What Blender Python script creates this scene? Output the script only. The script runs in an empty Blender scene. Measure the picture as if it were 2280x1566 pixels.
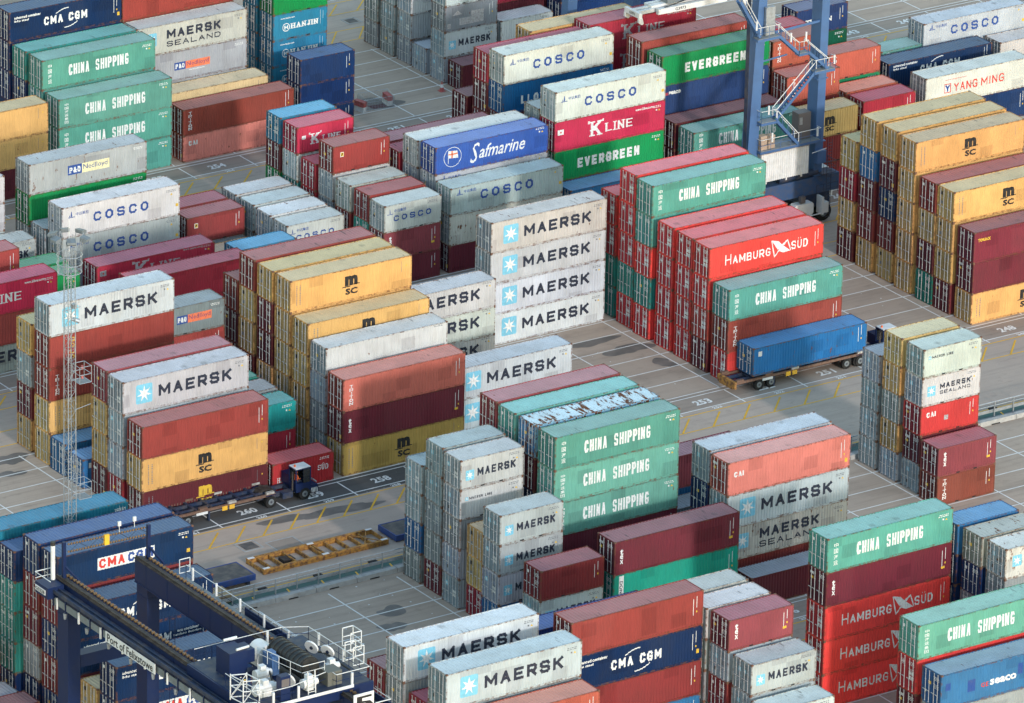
import bpy, bmesh, math, random
from mathutils import Matrix, Vector
R = math.radians
sc = bpy.context.scene
col = sc.collection
# ------------------------------------------------------------------ camera
cd = bpy.data.cameras.new("camera"); cam = bpy.data.objects.new("camera", cd); col.objects.link(cam)
cd.sensor_width = 36.0; cd.lens = 36.0 * 16226.87 / 2280.0
cd.clip_start = 10.0; cd.clip_end = 6000.0
_r = Vector((0.8296421, -0.5579118, 0.0206986)); _u = Vector((0.1924792, 0.3206341, 0.9274403)); _f = Vector((0.5240666, 0.7654594, -0.3733980))
m = Matrix.Identity(4)
for i in range(3):
    m[i][0] = _r[i]; m[i][1] = _u[i]; m[i][2] = -_f[i]
m[0][3], m[1][3], m[2][3] = -320.0, -470.0, 238.1387
cam.matrix_world = m
sc.camera = cam
# ------------------------------------------------------------------ sky, sun, exposure
SUN_EL = R(17.3); SUN_AZ_VEC = Vector((-0.055, -1.0, 0.0)).normalized()
w = bpy.data.worlds.new("World"); sc.world = w; w.use_nodes = True
nt = w.node_tree; bg = nt.nodes["Background"]
sky = nt.nodes.new("ShaderNodeTexSky"); sky.sky_type = 'NISHITA'; sky.sun_disc = False
sky.sun_elevation = SUN_EL
sky.sun_rotation = math.atan2(SUN_AZ_VEC.x, SUN_AZ_VEC.y)
sky.air_density = 1.7; sky.dust_density = 0.35; sky.ozone_density = 1.6; sky.altitude = 0
nt.links.new(sky.outputs[0], bg.inputs[0]); bg.inputs[1].default_value = 0.15
sd = bpy.data.lights.new("sun", 'SUN'); sun = bpy.data.objects.new("sun", sd); col.objects.link(sun)
sd.energy = 1.05; sd.angle = R(3.5); sd.color = (1.0, 0.965, 0.96)
d = SUN_AZ_VEC * math.cos(SUN_EL) + Vector((0, 0, math.sin(SUN_EL)))
sun.rotation_euler = d.to_track_quat('Z', 'Y').to_euler()
sc.view_settings.view_transform = 'Standard'; sc.view_settings.look = 'None'
sc.view_settings.gamma = 1.0; sc.view_settings.use_curve_mapping = False
sc.view_settings.exposure = 1.20
sc.render.engine = 'CYCLES'
sc.cycles.max_bounces = 5; sc.cycles.diffuse_bounces = 3; sc.cycles.glossy_bounces = 2
sc.cycles.use_denoising = True

rnd = random.Random(7)
# ------------------------------------------------------------------ materials
def new_mat(name):
    m = bpy.data.materials.new(name); m.use_nodes = True
    return m, m.node_tree, m.node_tree.nodes["Principled BSDF"]

def N(nt, t, **k):
    n = nt.nodes.new(t)
    for a, b in k.items(): setattr(n, a, b)
    return n

def math_n(nt, op, a, b=None, clamp=False):
    n = N(nt, "ShaderNodeMath", operation=op); n.use_clamp = clamp
    for i, v in enumerate((a, b)):
        if v is None: continue
        if isinstance(v, (int, float)): n.inputs[i].default_value = v
        else: nt.links.new(v, n.inputs[i])
    return n.outputs[0]

def ramp(nt, src, lo, hi):
    n = N(nt, "ShaderNodeMapRange"); n.clamp = True
    n.inputs["From Min"].default_value = lo; n.inputs["From Max"].default_value = hi
    nt.links.new(src, n.inputs["Value"]); return n.outputs["Result"]

def mixc(nt, f, a, b, mode='MIX'):
    n = N(nt, "ShaderNodeMix", data_type='RGBA', blend_type=mode)
    for k, v in ((0, f), (6, a), (7, b)):
        if isinstance(v, (int, float)): n.inputs[k].default_value = v
        elif isinstance(v, tuple): n.inputs[k].default_value = (*v[:3], 1)
        else: nt.links.new(v, n.inputs[k])
    return n.outputs[2]

def noise(nt, vec, scale, detail=4, rough=.55):
    n = N(nt, "ShaderNodeTexNoise"); n.inputs["Scale"].default_value = scale
    n.inputs["Detail"].default_value = detail; n.inputs["Roughness"].default_value = rough
    nt.links.new(vec, n.inputs["Vector"]); return n.outputs[0]

def mapping(nt, vec, scale):
    n = N(nt, "ShaderNodeVectorMath", operation='MULTIPLY'); nt.links.new(vec, n.inputs[0])
    n.inputs[1].default_value = scale; return n.outputs[0]

def paint(name, kind):
    """weathered container paint: colour and rust amount come from the object (or a face attribute)"""
    m, nt, p = new_mat(name)
    tc = N(nt, "ShaderNodeTexCoord"); oi = N(nt, "ShaderNodeObjectInfo")
    off = N(nt, "ShaderNodeVectorMath", operation='SCALE'); off.inputs[0].default_value = (37, 91, 53)
    add = N(nt, "ShaderNodeVectorMath", operation='ADD')
    if kind == 'attr':
        at = N(nt, "ShaderNodeAttribute", attribute_name="paint"); base = at.outputs["Color"]; rust = at.outputs["Alpha"]
        off.inputs["Scale"].default_value = 1.0
    else:
        base = oi.outputs["Color"]; rust = oi.outputs["Alpha"]
        nt.links.new(oi.outputs["Random"], off.inputs["Scale"])
    nt.links.new(tc.outputs["Object"], add.inputs[0]); nt.links.new(off.outputs[0], add.inputs[1]); v = add.outputs[0]
    big = noise(nt, mapping(nt, v, (.55, .55, .5)), 1.0, 3)
    c = mixc(nt, ramp(nt, big, .35, .75), base, mixc(nt, .9, base, mixc(nt, .02, mixc(nt, 1.0, base, (.78,.77,.75), 'MULTIPLY'), (.4,.38,.35))))
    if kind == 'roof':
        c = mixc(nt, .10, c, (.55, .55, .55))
        sm = noise(nt, mapping(nt, v, (2.6, .5, 1)), 1.3, 5, .6)
        patch = noise(nt, mapping(nt, v, (.35, .5, 1)), 1.0, 2)
        dk = math_n(nt, 'MULTIPLY', ramp(nt, sm, .60, .70), ramp(nt, patch, .50, .62))
        c = mixc(nt, math_n(nt, 'MULTIPLY', dk, .72), c, (.07, .065, .06))
        gr = noise(nt, mapping(nt, v, (1, 1, 1)), 5.0, 4)
        c = mixc(nt, math_n(nt, 'MULTIPLY', ramp(nt, gr, .5, .8), .3), c, (.22, .21, .19))
        ps = N(nt, "ShaderNodeTexVoronoi", feature='F1'); ps.inputs["Scale"].default_value = .38; nt.links.new(v, ps.inputs["Vector"])
        c = mixc(nt, math_n(nt, 'MULTIPLY', ramp(nt, ps.outputs["Distance"], .16, .06), .35), c, (.10, .095, .09))
    else:
        st = noise(nt, mapping(nt, v, (5, 5, .35)), 1.5, 4, .6)
        c = mixc(nt, math_n(nt, 'MULTIPLY', ramp(nt, st, .5, .78), .34), c, mixc(nt, .05, mixc(nt, 1.0, c, (.55,.52,.48), 'MULTIPLY'), (.2,.17,.14)))
        # repainted panels: rectangular cells, a few of them a shade apart
        br = N(nt, "ShaderNodeTexWhiteNoise", noise_dimensions='3D')
        fl = N(nt, "ShaderNodeVectorMath", operation='FLOOR'); nt.links.new(mapping(nt, v, (.72, .4, .9)), fl.inputs[0]); nt.links.new(fl.outputs[0], br.inputs[0])
        c = mixc(nt, math_n(nt, 'MULTIPLY', ramp(nt, br.outputs[0], .86, .87), .30), c, mixc(nt, 1.0, c, (.45,.42,.45), 'MULTIPLY'))
    rv = noise(nt, mapping(nt, v, (1.6, 1.6, .75)) if kind != 'roof' else mapping(nt, v, (1.5, .42, 1)), 1.5, 8, .66)
    thr = math_n(nt, 'SUBTRACT', .80, math_n(nt, 'MULTIPLY', rust, .42))
    rf = N(nt, "ShaderNodeMapRange"); rf.clamp = True
    nt.links.new(rv, rf.inputs["Value"]); nt.links.new(thr, rf.inputs["From Min"]); nt.links.new(math_n(nt, 'ADD', thr, .045), rf.inputs["From Max"])
    rc = mixc(nt, noise(nt, v, 7.0, 4), (.055, .022, .012), (.24, .085, .03))
    c = mixc(nt, rf.outputs[0], c, rc)
    if kind == 'frame':
        fr = noise(nt, v, 3.3, 6, .7)
        c = mixc(nt, math_n(nt, 'MULTIPLY', ramp(nt, fr, .46, .62), .8), c, mixc(nt, .5, rc, (.12, .06, .04)))
    if kind != 'roof':
        # long faded or repainted bands, and fine scuffs
        bd = noise(nt, mapping(nt, v, (.16, .16, .05)), 1.0, 1)
        c = mixc(nt, math_n(nt, 'MULTIPLY', ramp(nt, bd, .52, .56), .30), c, mixc(nt, .03, mixc(nt, 1.0, c, (1.28,1.25,1.22), 'MULTIPLY'), (.5,.48,.46)))
        sc_ = noise(nt, mapping(nt, v, (9, 9, 1.2)), 2.0, 5, .7)
        c = mixc(nt, math_n(nt, 'MULTIPLY', ramp(nt, sc_, .62, .72), .35), c, mixc(nt, 1.0, c, (.5,.42,.38), 'MULTIPLY'))
    nt.links.new(c, p.inputs["Base Color"]); p.inputs["Roughness"].default_value = .55
    p.inputs["Specular IOR Level"].default_value = .12
    b = N(nt, "ShaderNodeBump"); b.inputs["Strength"].default_value = .6; b.inputs["Distance"].default_value = .04
    nt.links.new(noise(nt, v, 1.1, 3), b.inputs["Height"]); nt.links.new(b.outputs[0], p.inputs["Normal"])
    return m

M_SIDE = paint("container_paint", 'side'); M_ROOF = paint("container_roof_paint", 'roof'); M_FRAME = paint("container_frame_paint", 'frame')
M_ATTR = paint("container_paint_mass", 'attr')

def plain(name, c, rough=.6, metal=0.0, var=.12, scale=2.0, dirt=(.12, .10, .08), spec=.4):
    m, nt, p = new_mat(name)
    tc = N(nt, "ShaderNodeTexCoord")
    f = noise(nt, tc.outputs["Object"], scale, 5)
    nt.links.new(mixc(nt, math_n(nt, 'MULTIPLY', ramp(nt, f, .42, .8), var * 2.5), c, dirt), p.inputs["Base Color"])
    p.inputs["Roughness"].default_value = rough; p.inputs["Metallic"].default_value = metal
    p.inputs["Specular IOR Level"].default_value = spec
    return m
M_RUST = plain("rusty_casting", (.16, .07, .04), .8, var=.3, scale=6)
M_DARK = plain("dark_gap", (.012, .012, .014), .8)
M_ROD = plain("galvanised_rod", (.60, .60, .60), .5, .2, var=.2, scale=3)
L_WHITE = plain("white_lettering", (.76, .76, .73), .6, var=.16, scale=5)
L_DIM = plain("worn_white_lettering", (.42, .40, .40), .7, var=.3, scale=6)
L_NAVY = plain("navy_lettering", (.012, .020, .042), .55, var=.16, scale=5)
L_BLUE = plain("blue_lettering", (.02, .07, .27), .55)
L_RED = plain("red_lettering", (.62, .05, .035), .55)
L_YEL = plain("yellow_lettering", (.72, .45, .04), .55)
L_CYAN = plain("pale_blue_panel", (.20, .52, .66), .55)
L_CREAM = plain("cream_panel", (.78, .70, .42), .55)
L_ORANGE = plain("orange_panel", (.80, .20, .09), .55)
L_BLACK = plain("black_lettering", (.012, .012, .014), .55)
L_GREY = plain("grey_lettering", (.17, .18, .19), .6)
L_PURPLE = plain("violet_lettering", (.16, .05, .16), .55)
L_GREEN = plain("green_patch", (.02, .30, .12), .6)
MATS = dict(w=L_WHITE, d=L_DIM, n=L_NAVY, b=L_BLUE, r=L_RED, y=L_YEL, c=L_CYAN, e=L_CREAM, o=L_ORANGE, k=L_BLACK, g=L_GREY, p=L_PURPLE)

# ------------------------------------------------------------------ mesh builder
class MB:
    def __init__(s): s.v = []; s.f = []; s.m = []
    def quad(s, a, b, c, d, mi=0):
        n = len(s.v); s.v += [a, b, c, d]; s.f.append((n, n+1, n+2, n+3)); s.m.append(mi)
    def tri(s, a, b, c, mi=0):
        n = len(s.v); s.v += [a, b, c]; s.f.append((n, n+1, n+2)); s.m.append(mi)
    def box(s, x0, y0, z0, x1, y1, z1, mi=0):
        n = len(s.v)
        s.v += [(x0,y0,z0),(x1,y0,z0),(x1,y1,z0),(x0,y1,z0),(x0,y0,z1),(x1,y0,z1),(x1,y1,z1),(x0,y1,z1)]
        for q in ((0,3,2,1),(4,5,6,7),(0,1,5,4),(1,2,6,5),(2,3,7,6),(3,0,4,7)):
            s.f.append(tuple(n+i for i in q)); s.m.append(mi)
        return s
    def beam(s, p, q, w_, h_, mi=0):
        p = Vector(p); q = Vector(q); d_ = (q-p)
        if d_.length < 1e-6: return s
        d_.normalize(); up = Vector((0,0,1)) if abs(d_.z) < .95 else Vector((1,0,0))
        a = d_.cross(up).normalized()*(w_/2); b = a.cross(d_).normalized()*(h_/2); n = len(s.v)
        for c_ in (p, q):
            for sx, sy in ((-1,-1),(1,-1),(1,1),(-1,1)): s.v.append(tuple(c_ + a*sx + b*sy))
        for k in ((0,1,2,3),(7,6,5,4),(0,4,5,1),(1,5,6,2),(2,6,7,3),(3,7,4,0)):
            s.f.append(tuple(n+i for i in k)); s.m.append(mi)
        return s
    def tube(s, p, q, r, n=6, mi=0, r2=None, cap=True):
        p = Vector(p); q = Vector(q); d_ = (q-p).normalized(); r2 = r if r2 is None else r2
        up = Vector((0,0,1)) if abs(d_.z) < .95 else Vector((1,0,0))
        a = d_.cross(up).normalized(); b = d_.cross(a); k0 = len(s.v)
        for c_, rr in ((p, r), (q, r2)):
            for i in range(n):
                t = 2*math.pi*i/n; s.v.append(tuple(c_ + a*math.cos(t)*rr + b*math.sin(t)*rr))
        for i in range(n):
            j = (i+1) % n; s.f.append((k0+i, k0+j, k0+n+j, k0+n+i)); s.m.append(mi)
        if cap:
            s.f.append(tuple(k0+i for i in range(n))[::-1]); s.m.append(mi)
            s.f.append(tuple(k0+n+i for i in range(n))); s.m.append(mi)
        return s
    def path(s, pts, r, n=5, mi=0):
        for a, b in zip(pts[:-1], pts[1:]): s.tube(a, b, r, n, mi)
        return s
    def extr(s, pts, y0, y1, mi=0, ax=1):
        """polygon in the x-z plane extruded along y (ax=1) or in y-z along x (ax=0)"""
        n = len(pts); k = len(s.v)
        for y in (y0, y1):
            for a, b in pts: s.v.append((a, y, b) if ax == 1 else (y, a, b))
        s.f.append(tuple(range(k, k+n))); s.m.append(mi); s.f.append(tuple(range(k+n, k+2*n))[::-1]); s.m.append(mi)
        for i in range(n):
            j = (i+1) % n; s.f.append((k+i, k+n+i, k+n+j, k+j)); s.m.append(mi)
        return s
    def mesh(s, name, mats, smooth=False):
        me = bpy.data.meshes.new(name); me.from_pydata(s.v, [], s.f)
        for x in mats: me.materials.append(x)
        me.polygons.foreach_set("material_index", s.m)
        me.update()
        bm = bmesh.new(); bm.from_mesh(me); bmesh.ops.recalc_face_normals(bm, faces=bm.faces); bm.to_mesh(me); bm.free()
        if smooth: me.polygons.foreach_set("use_smooth", [True]*len(me.polygons))
        return me
    def obj(s, name, mats, parent=None, loc=None, smooth=False, **tags):
        if not isinstance(mats, (list, tuple)): mats = [mats]
        return link(name, s.mesh(name, mats, smooth), parent, loc, **tags)

def link(name, me, parent=None, loc=None, rz=0, **tags):
    o = bpy.data.objects.new(name, me); col.objects.link(o)
    if parent is not None: o.parent = parent
    if loc is not None: o.location = loc
    if rz: o.rotation_euler = (0, 0, rz)
    for k, v_ in tags.items():
        o["category" if k == "cat" else k] = v_
    return o
def empty(name, loc, label, cat, group=None, rz=0):
    o = link(name, None, None, loc, rz, label=label, cat=cat)
    if group: o["group"] = group
    return o
def G(X, Y, Z=0.0): return (X-320.0, Y-470.0, Z)
# ------------------------------------------------------------------ ground
def ground_mat(name, base, dark, light, stain=.5, rough=.85):
    m, nt, p = new_mat(name)
    tc = N(nt, "ShaderNodeTexCoord"); v = tc.outputs["Object"]
    a = noise(nt, v, .045, 5); b = noise(nt, v, .35, 6, .62); g = noise(nt, v, 9.0, 3, .7); st = noise(nt, mapping(nt, v, (.09, .22, 1)), 1.0, 6, .6)
    c = mixc(nt, ramp(nt, a, .38, .62), base, light)
    c = mixc(nt, math_n(nt, 'MULTIPLY', ramp(nt, b, .5, .72), .5), c, dark)
    c = mixc(nt, math_n(nt, 'MULTIPLY', ramp(nt, st, .56, .70), stain), c, tuple(x*.45 for x in dark))
    ty = noise(nt, mapping(nt, v, (.06, 1.5, 1)), 1.0, 6, .7)
    c = mixc(nt, math_n(nt, 'MULTIPLY', ramp(nt, ty, .50, .68), .38), c, tuple(x*.55 for x in dark))
    sm = noise(nt, mapping(nt, v, (.5, .9, 1)), 1.0, 8, .75)
    c = mixc(nt, math_n(nt, 'MULTIPLY', ramp(nt, sm, .56, .66), .35), c, tuple(x*.5 for x in dark))
    fl = N(nt, "ShaderNodeVectorMath", operation='FLOOR'); nt.links.new(mapping(nt, v, (.152, .339, 1)), fl.inputs[0])
    wn = N(nt, "ShaderNodeTexWhiteNoise", noise_dimensions='3D'); nt.links.new(fl.outputs[0], wn.inputs[0])
    c = mixc(nt, math_n(nt, 'MULTIPLY', wn.outputs[0], .16), c, tuple(x*.8 for x in dark))
    c = mixc(nt, math_n(nt, 'MULTIPLY', g, .55), c, tuple(x*.6 for x in base))
    sp = noise(nt, v, 2.3, 2, .4)
    c = mixc(nt, math_n(nt, 'MULTIPLY', ramp(nt, sp, .72, .76), .35), c, (.36, .34, .31))
    # large square slabs: faint joints every 6.6 m
    nt.links.new(c, p.inputs["Base Color"]); p.inputs["Roughness"].default_value = rough
    bu = N(nt, "ShaderNodeBump"); bu.inputs["Strength"].default_value = .3; bu.inputs["Distance"].default_value = .02
    nt.links.new(g, bu.inputs["Height"]); nt.links.new(bu.outputs[0], p.inputs["Normal"])
    return m
M_GROUND = ground_mat("worn_concrete_paving", (.46, .355, .275), (.33, .26, .205), (.52, .41, .32))
M_LANE = ground_mat("lane_asphalt", (.35, .275, .22), (.24, .19, .157), (.42, .335, .265), .4)
M_ROAD = ground_mat("road_asphalt", (.49, .385, .31), (.38, .30, .245), (.54, .43, .345), .2)
M_DARKLANE = ground_mat("old_dark_asphalt", (.095, .09, .085), (.07, .067, .064), (.125, .117, .11), .4)
M_MARK = plain("white_road_paint", (.80, .78, .74), .7, var=.14, scale=1.3, dirt=(.2, .18, .16))
M_YMARK = plain("yellow_road_paint", (.80, .44, .03), .7, var=.14, scale=1.3, dirt=(.2, .16, .1))
M_STAIN = plain("oil_stain", (.14, .125, .11), .6, var=.35, scale=.7, dirt=(.26, .22, .19))

mb = MB(); mb.quad((-3000,-3000,0),(3000,-3000,0),(3000,3000,0),(-3000,3000,0)); mb.obj("ground", M_GROUND, kind="structure")
FR = {0: 395.8, 1: 432.25, 2: 472.25, 3: 506.85, 4: 542.9, 5: 578.2}
def sheet(name, mat, X0, Y0, X1, Y1, z):
    b = MB(); b.quad(G(X0,Y0,z), G(X1,Y0,z), G(X1,Y1,z), G(X0,Y1,z)); return b.obj(name, mat, kind="structure")
for k, f in FR.items():
    if k == 0: continue
    sheet("lane", M_LANE, 200, f-3.45, 470, f-.25, .004)
sheet("lane", M_DARKLANE, 286, 468.3, 324.5, 471.95, .008)
sheet("road", M_ROAD, 200, 456.6, 470, 468.75, .004)
for k in (3, 4, 5): sheet("road", M_ROAD, 200, FR[k]-14.6, 470, FR[k]-3.5, .004)
def blob(X, Y, rx, ry, seed, z=.009, mat=None):
    r_ = random.Random(seed); pts = []
    ph = [r_.uniform(0, 6.28) for _ in range(6)]
    for i in range(48):
        t = 2*math.pi*i/48; k = 1 + sum(.22/(j+1)*math.sin((j+2)*t + ph[j]) for j in range(6))
        pts.append(G(X + rx*k*math.cos(t), Y + ry*k*math.sin(t), z))
    b = MB(); n = len(b.v); b.v += pts; b.f.append(tuple(range(len(pts)))); b.m.append(0)
    b.obj("oil_stain", mat or M_STAIN, kind="structure")
for i, (X, Y, rx, ry) in enumerate([(343.3,483.4,2.1,1.1),(341.5,486.3,2.2,.8),(344.2,479.2,.9,1.1),(294.8,446.8,1.5,.8),(293.2,444.2,1.0,.9),(284.4,489.8,1.5,1.2),(283.0,487.0,1.2,.6),(358.2,547.4,2.6,1.5),(302.5,466.3,3.4,.8),(297.5,467.0,2.4,.7)]):
    blob(X, Y, rx, ry, i+3, .0085 + .0003*i)

# painted lines
wl, yl = MB(), MB()
def ln(b, X0, Y0, X1, Y1, w_, z=.013):
    p = Vector((X0, Y0)); q = Vector((X1, Y1)); d_ = (q-p).normalized(); n_ = Vector((-d_.y, d_.x))*(w_/2)
    b.quad(G(*(p-n_), z), G(*(q-n_), z), G(*(q+n_), z), G(*(p+n_), z))
XB = {0: (298.84, 6.6), 1: (298.84, 6.6), 2: (298.68, 6.62), 3: (298.84, 6.6), 4: (359.75, 6.68), 5: (359.75, 6.68)}
for k, f in FR.items():
    x0, st = XB[k]
    for r_ in range(1, 7): ln(wl, 200, f+2.95*r_-.12, 470, f+2.95*r_-.12, .13)
    if k == 1: top = f+20.1
    else: top = f+17.8
    i0 = -15
    for i in range(i0, 27):
        x = x0 + st*i
        if 200 < x < 470: ln(wl, x, f-4.1, x, f-.9, .13, .017); ln(wl, x, f-.12, x, top, .13, .017)
    for dy in (-.25, -.82): ln(wl, 200, f+dy, 470, f+dy, .12)
    ln(wl, 200, f-3.45, 470, f-3.45, .13)
    if k == 0: continue
    ln(yl, 200, f-4.25, 470, f-4.25, .13); ln(yl, 200, f-7.22, 470, f-7.22, .13)
    t = 205.0
    while t < 465: ln(yl, t, f-7.15, t+2.35, f-4.75, .16, .021); t += 2.62 if t < 320 else 3.2
    if k >= 3:
        ln(yl, 200, f-11.5, 470, f-11.5, .13); ln(yl, 200, f-14.35, 470, f-14.35, .13)
        t = 204.0
        while t < 465: ln(yl, t, f-14.2, t+2.2, f-11.6, .16, .021); t += 3.2
ln(yl, 200, 455.9, 470, 455.9, .12)
wl.obj("lane_markings", M_MARK, kind="structure"); yl.obj("yellow_lane_markings", M_YMARK, kind="structure")

# ------------------------------------------------------------------ lettering
def text_mesh(txt, bold=0.0, sh=0.0, spacing=1.0):
    c = bpy.data.curves.new("t", 'FONT'); c.body = txt; c.offset = bold; c.shear = sh; c.space_character = spacing
    c.resolution_u = 2
    o = bpy.data.objects.new("t", c); col.objects.link(o)
    dg = bpy.context.evaluated_depsgraph_get(); me = bpy.data.meshes.new_from_object(o.evaluated_get(dg))
    vs = [tuple(v_.co) for v_ in me.vertices]; fs = [tuple(p_.vertices) for p_ in me.polygons]
    bpy.data.objects.remove(o); bpy.data.curves.remove(c); bpy.data.meshes.remove(me)
    return vs, fs
_c = {}
def tm(txt, bold, sh, spacing=1.0):
    k = (txt, bold, sh, spacing)
    if k not in _c: _c[k] = text_mesh(*k)
    return _c[k]
SK = {
'M': [[(0,0),(0,1),(.5,.28),(1,1),(1,0)]], 'A': [[(0,0),(.5,1),(1,0)],[(.2,.34),(.8,.34)]],
'E': [[(1,1),(0,1),(0,0),(1,0)],[(0,.5),(.85,.5)]], 'R': [[(0,0),(0,1),(.8,1),(1,.86),(1,.6),(.8,.45),(0,.45)],[(.45,.45),(1,0)]],
'S': [[(1,.82),(.84,1),(.16,1),(0,.86),(0,.66),(.15,.53),(.85,.47),(1,.34),(1,.14),(.84,0),(.16,0),(0,.18)]],
'K': [[(0,0),(0,1)],[(1,1),(.06,.45)],[(.36,.62),(1,0)]], 'N': [[(0,0),(0,1),(1,0),(1,1)]], 'L': [[(0,1),(0,0),(1,0)]],
'I': [[(.5,0),(.5,1)]], 'H': [[(0,0),(0,1)],[(1,0),(1,1)],[(0,.5),(1,.5)]], 'J': [[(.9,1),(.9,.2),(.7,0),(.3,0),(.1,.2)]],
'G': [[(1,.8),(.8,1),(.25,1),(0,.75),(0,.25),(.25,0),(.85,0),(1,.15),(1,.45),(.6,.45)]],
'B': [[(0,0),(0,1),(.75,1),(.95,.85),(.95,.65),(.75,.52),(0,.52)],[(.75,.52),(1,.38),(1,.14),(.8,0),(0,0)]],
'D': [[(0,0),(0,1),(.7,1),(1,.72),(1,.28),(.7,0),(0,0)]], 'U': [[(0,1),(0,.25),(.25,0),(.75,0),(1,.25),(1,1)]],
'T': [[(0,1),(1,1)],[(.5,1),(.5,0)]], 'O': [[(.3,1),(.7,1),(1,.72),(1,.28),(.7,0),(.3,0),(0,.28),(0,.72),(.3,1)]],
'P': [[(0,0),(0,1),(.75,1),(1,.86),(1,.6),(.75,.46),(0,.46)]], 'C': [[(1,.8),(.8,1),(.25,1),(0,.75),(0,.25),(.25,0),(.8,0),(1,.2)]],
'&': [[(1,0),(.2,.75),(.3,1),(.6,1),(.7,.75),(0,.3),(.1,0),(.6,0),(1,.45)]], 'Y': [[(0,1),(.5,.5),(1,1)],[(.5,.5),(.5,0)]],
'"': [[(.3,1),(.25,.8)],[(.7,1),(.65,.8)]], 'V': [[(0,1),(.5,0),(1,1)]]}
def stroke_word(word, x0, z0, x1, z1, wt, serif=False, rise=0.0):
    """capitals drawn as bars; each bar sits .3 mm behind the last so none share a plane"""
    out = []
    wd = {'I': .28, '"': .4, 'M': 1.25, ' ': .55, 'J': .7}
    tot = sum(wd.get(ch, 1.0) for ch in word) + .32*(len(word)-1)
    u = (x1-x0)/tot; x = x0; n = 0
    for ch in word:
        wch = wd.get(ch, 1.0)*u; 
        if ch == 'I': cx0, cw = x-.36*u, u
        else: cx0, cw = x, wch
        for pl in SK.get(ch, []):
            P_ = [Vector((cx0 + wt/2 + a*(cw-wt), z0 + wt/2 + b*(z1-z0-wt))) for a, b in pl]
            for i, (p, q) in enumerate(zip(P_[:-1], P_[1:])):
                d_ = (q-p); L_ = d_.length
                if L_ < 1e-5: continue
                d_ /= L_; nn = Vector((-d_.y, d_.x)); t = wt/2
                if serif and abs(d_.y) < .5: t *= .55
                e0 = p - d_*wt*.45; e1 = q + d_*wt*.45; y = n*.0003; n += 1
                out.append([(e0.x-nn.x*t, y, e0.y-nn.y*t), (e1.x-nn.x*t, y, e1.y-nn.y*t), (e1.x+nn.x*t, y, e1.y+nn.y*t), (e0.x+nn.x*t, y, e0.y+nn.y*t)])
                if serif:
                    for end, pt, ok in ((0, p, i == 0), (1, q, i == len(P_)-2)):
                        if ok and abs(d_.y) > .6:
                            y = n*.0003; n += 1; s_ = wt*1.15; h_ = wt*.22; zz = pt.y
                            zz = zz - wt*.3 if zz < (z0+z1)/2 else zz + wt*.3
                            out.append([(pt.x-s_, y, zz-h_), (pt.x+s_, y, zz-h_), (pt.x+s_, y, zz+h_), (pt.x-s_, y, zz+h_)])
        x += wch + .32*u
    return out
PER = .278
def corr_breaks(L):
    n = int((L-.3)//PER); s0 = (L-n*PER)/2; br = []
    for i in range(n):
        a = s0+i*PER; br += [(a, 0), (a+.072, 1), (a+.142, 1), (a+.210, 0)]   # 0 = outer, 1 = inner
    br.append((s0+n*PER, 0)); return br
CD = .036
def corr_y(br, x):
    if x <= br[0][0] or x >= br[-1][0]: return 0.0
    for (a, i), (b, j) in zip(br[:-1], br[1:]):
        if a <= x <= b: return CD*(i + (j-i)*(x-a)/max(b-a, 1e-6))
    return 0.0

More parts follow.
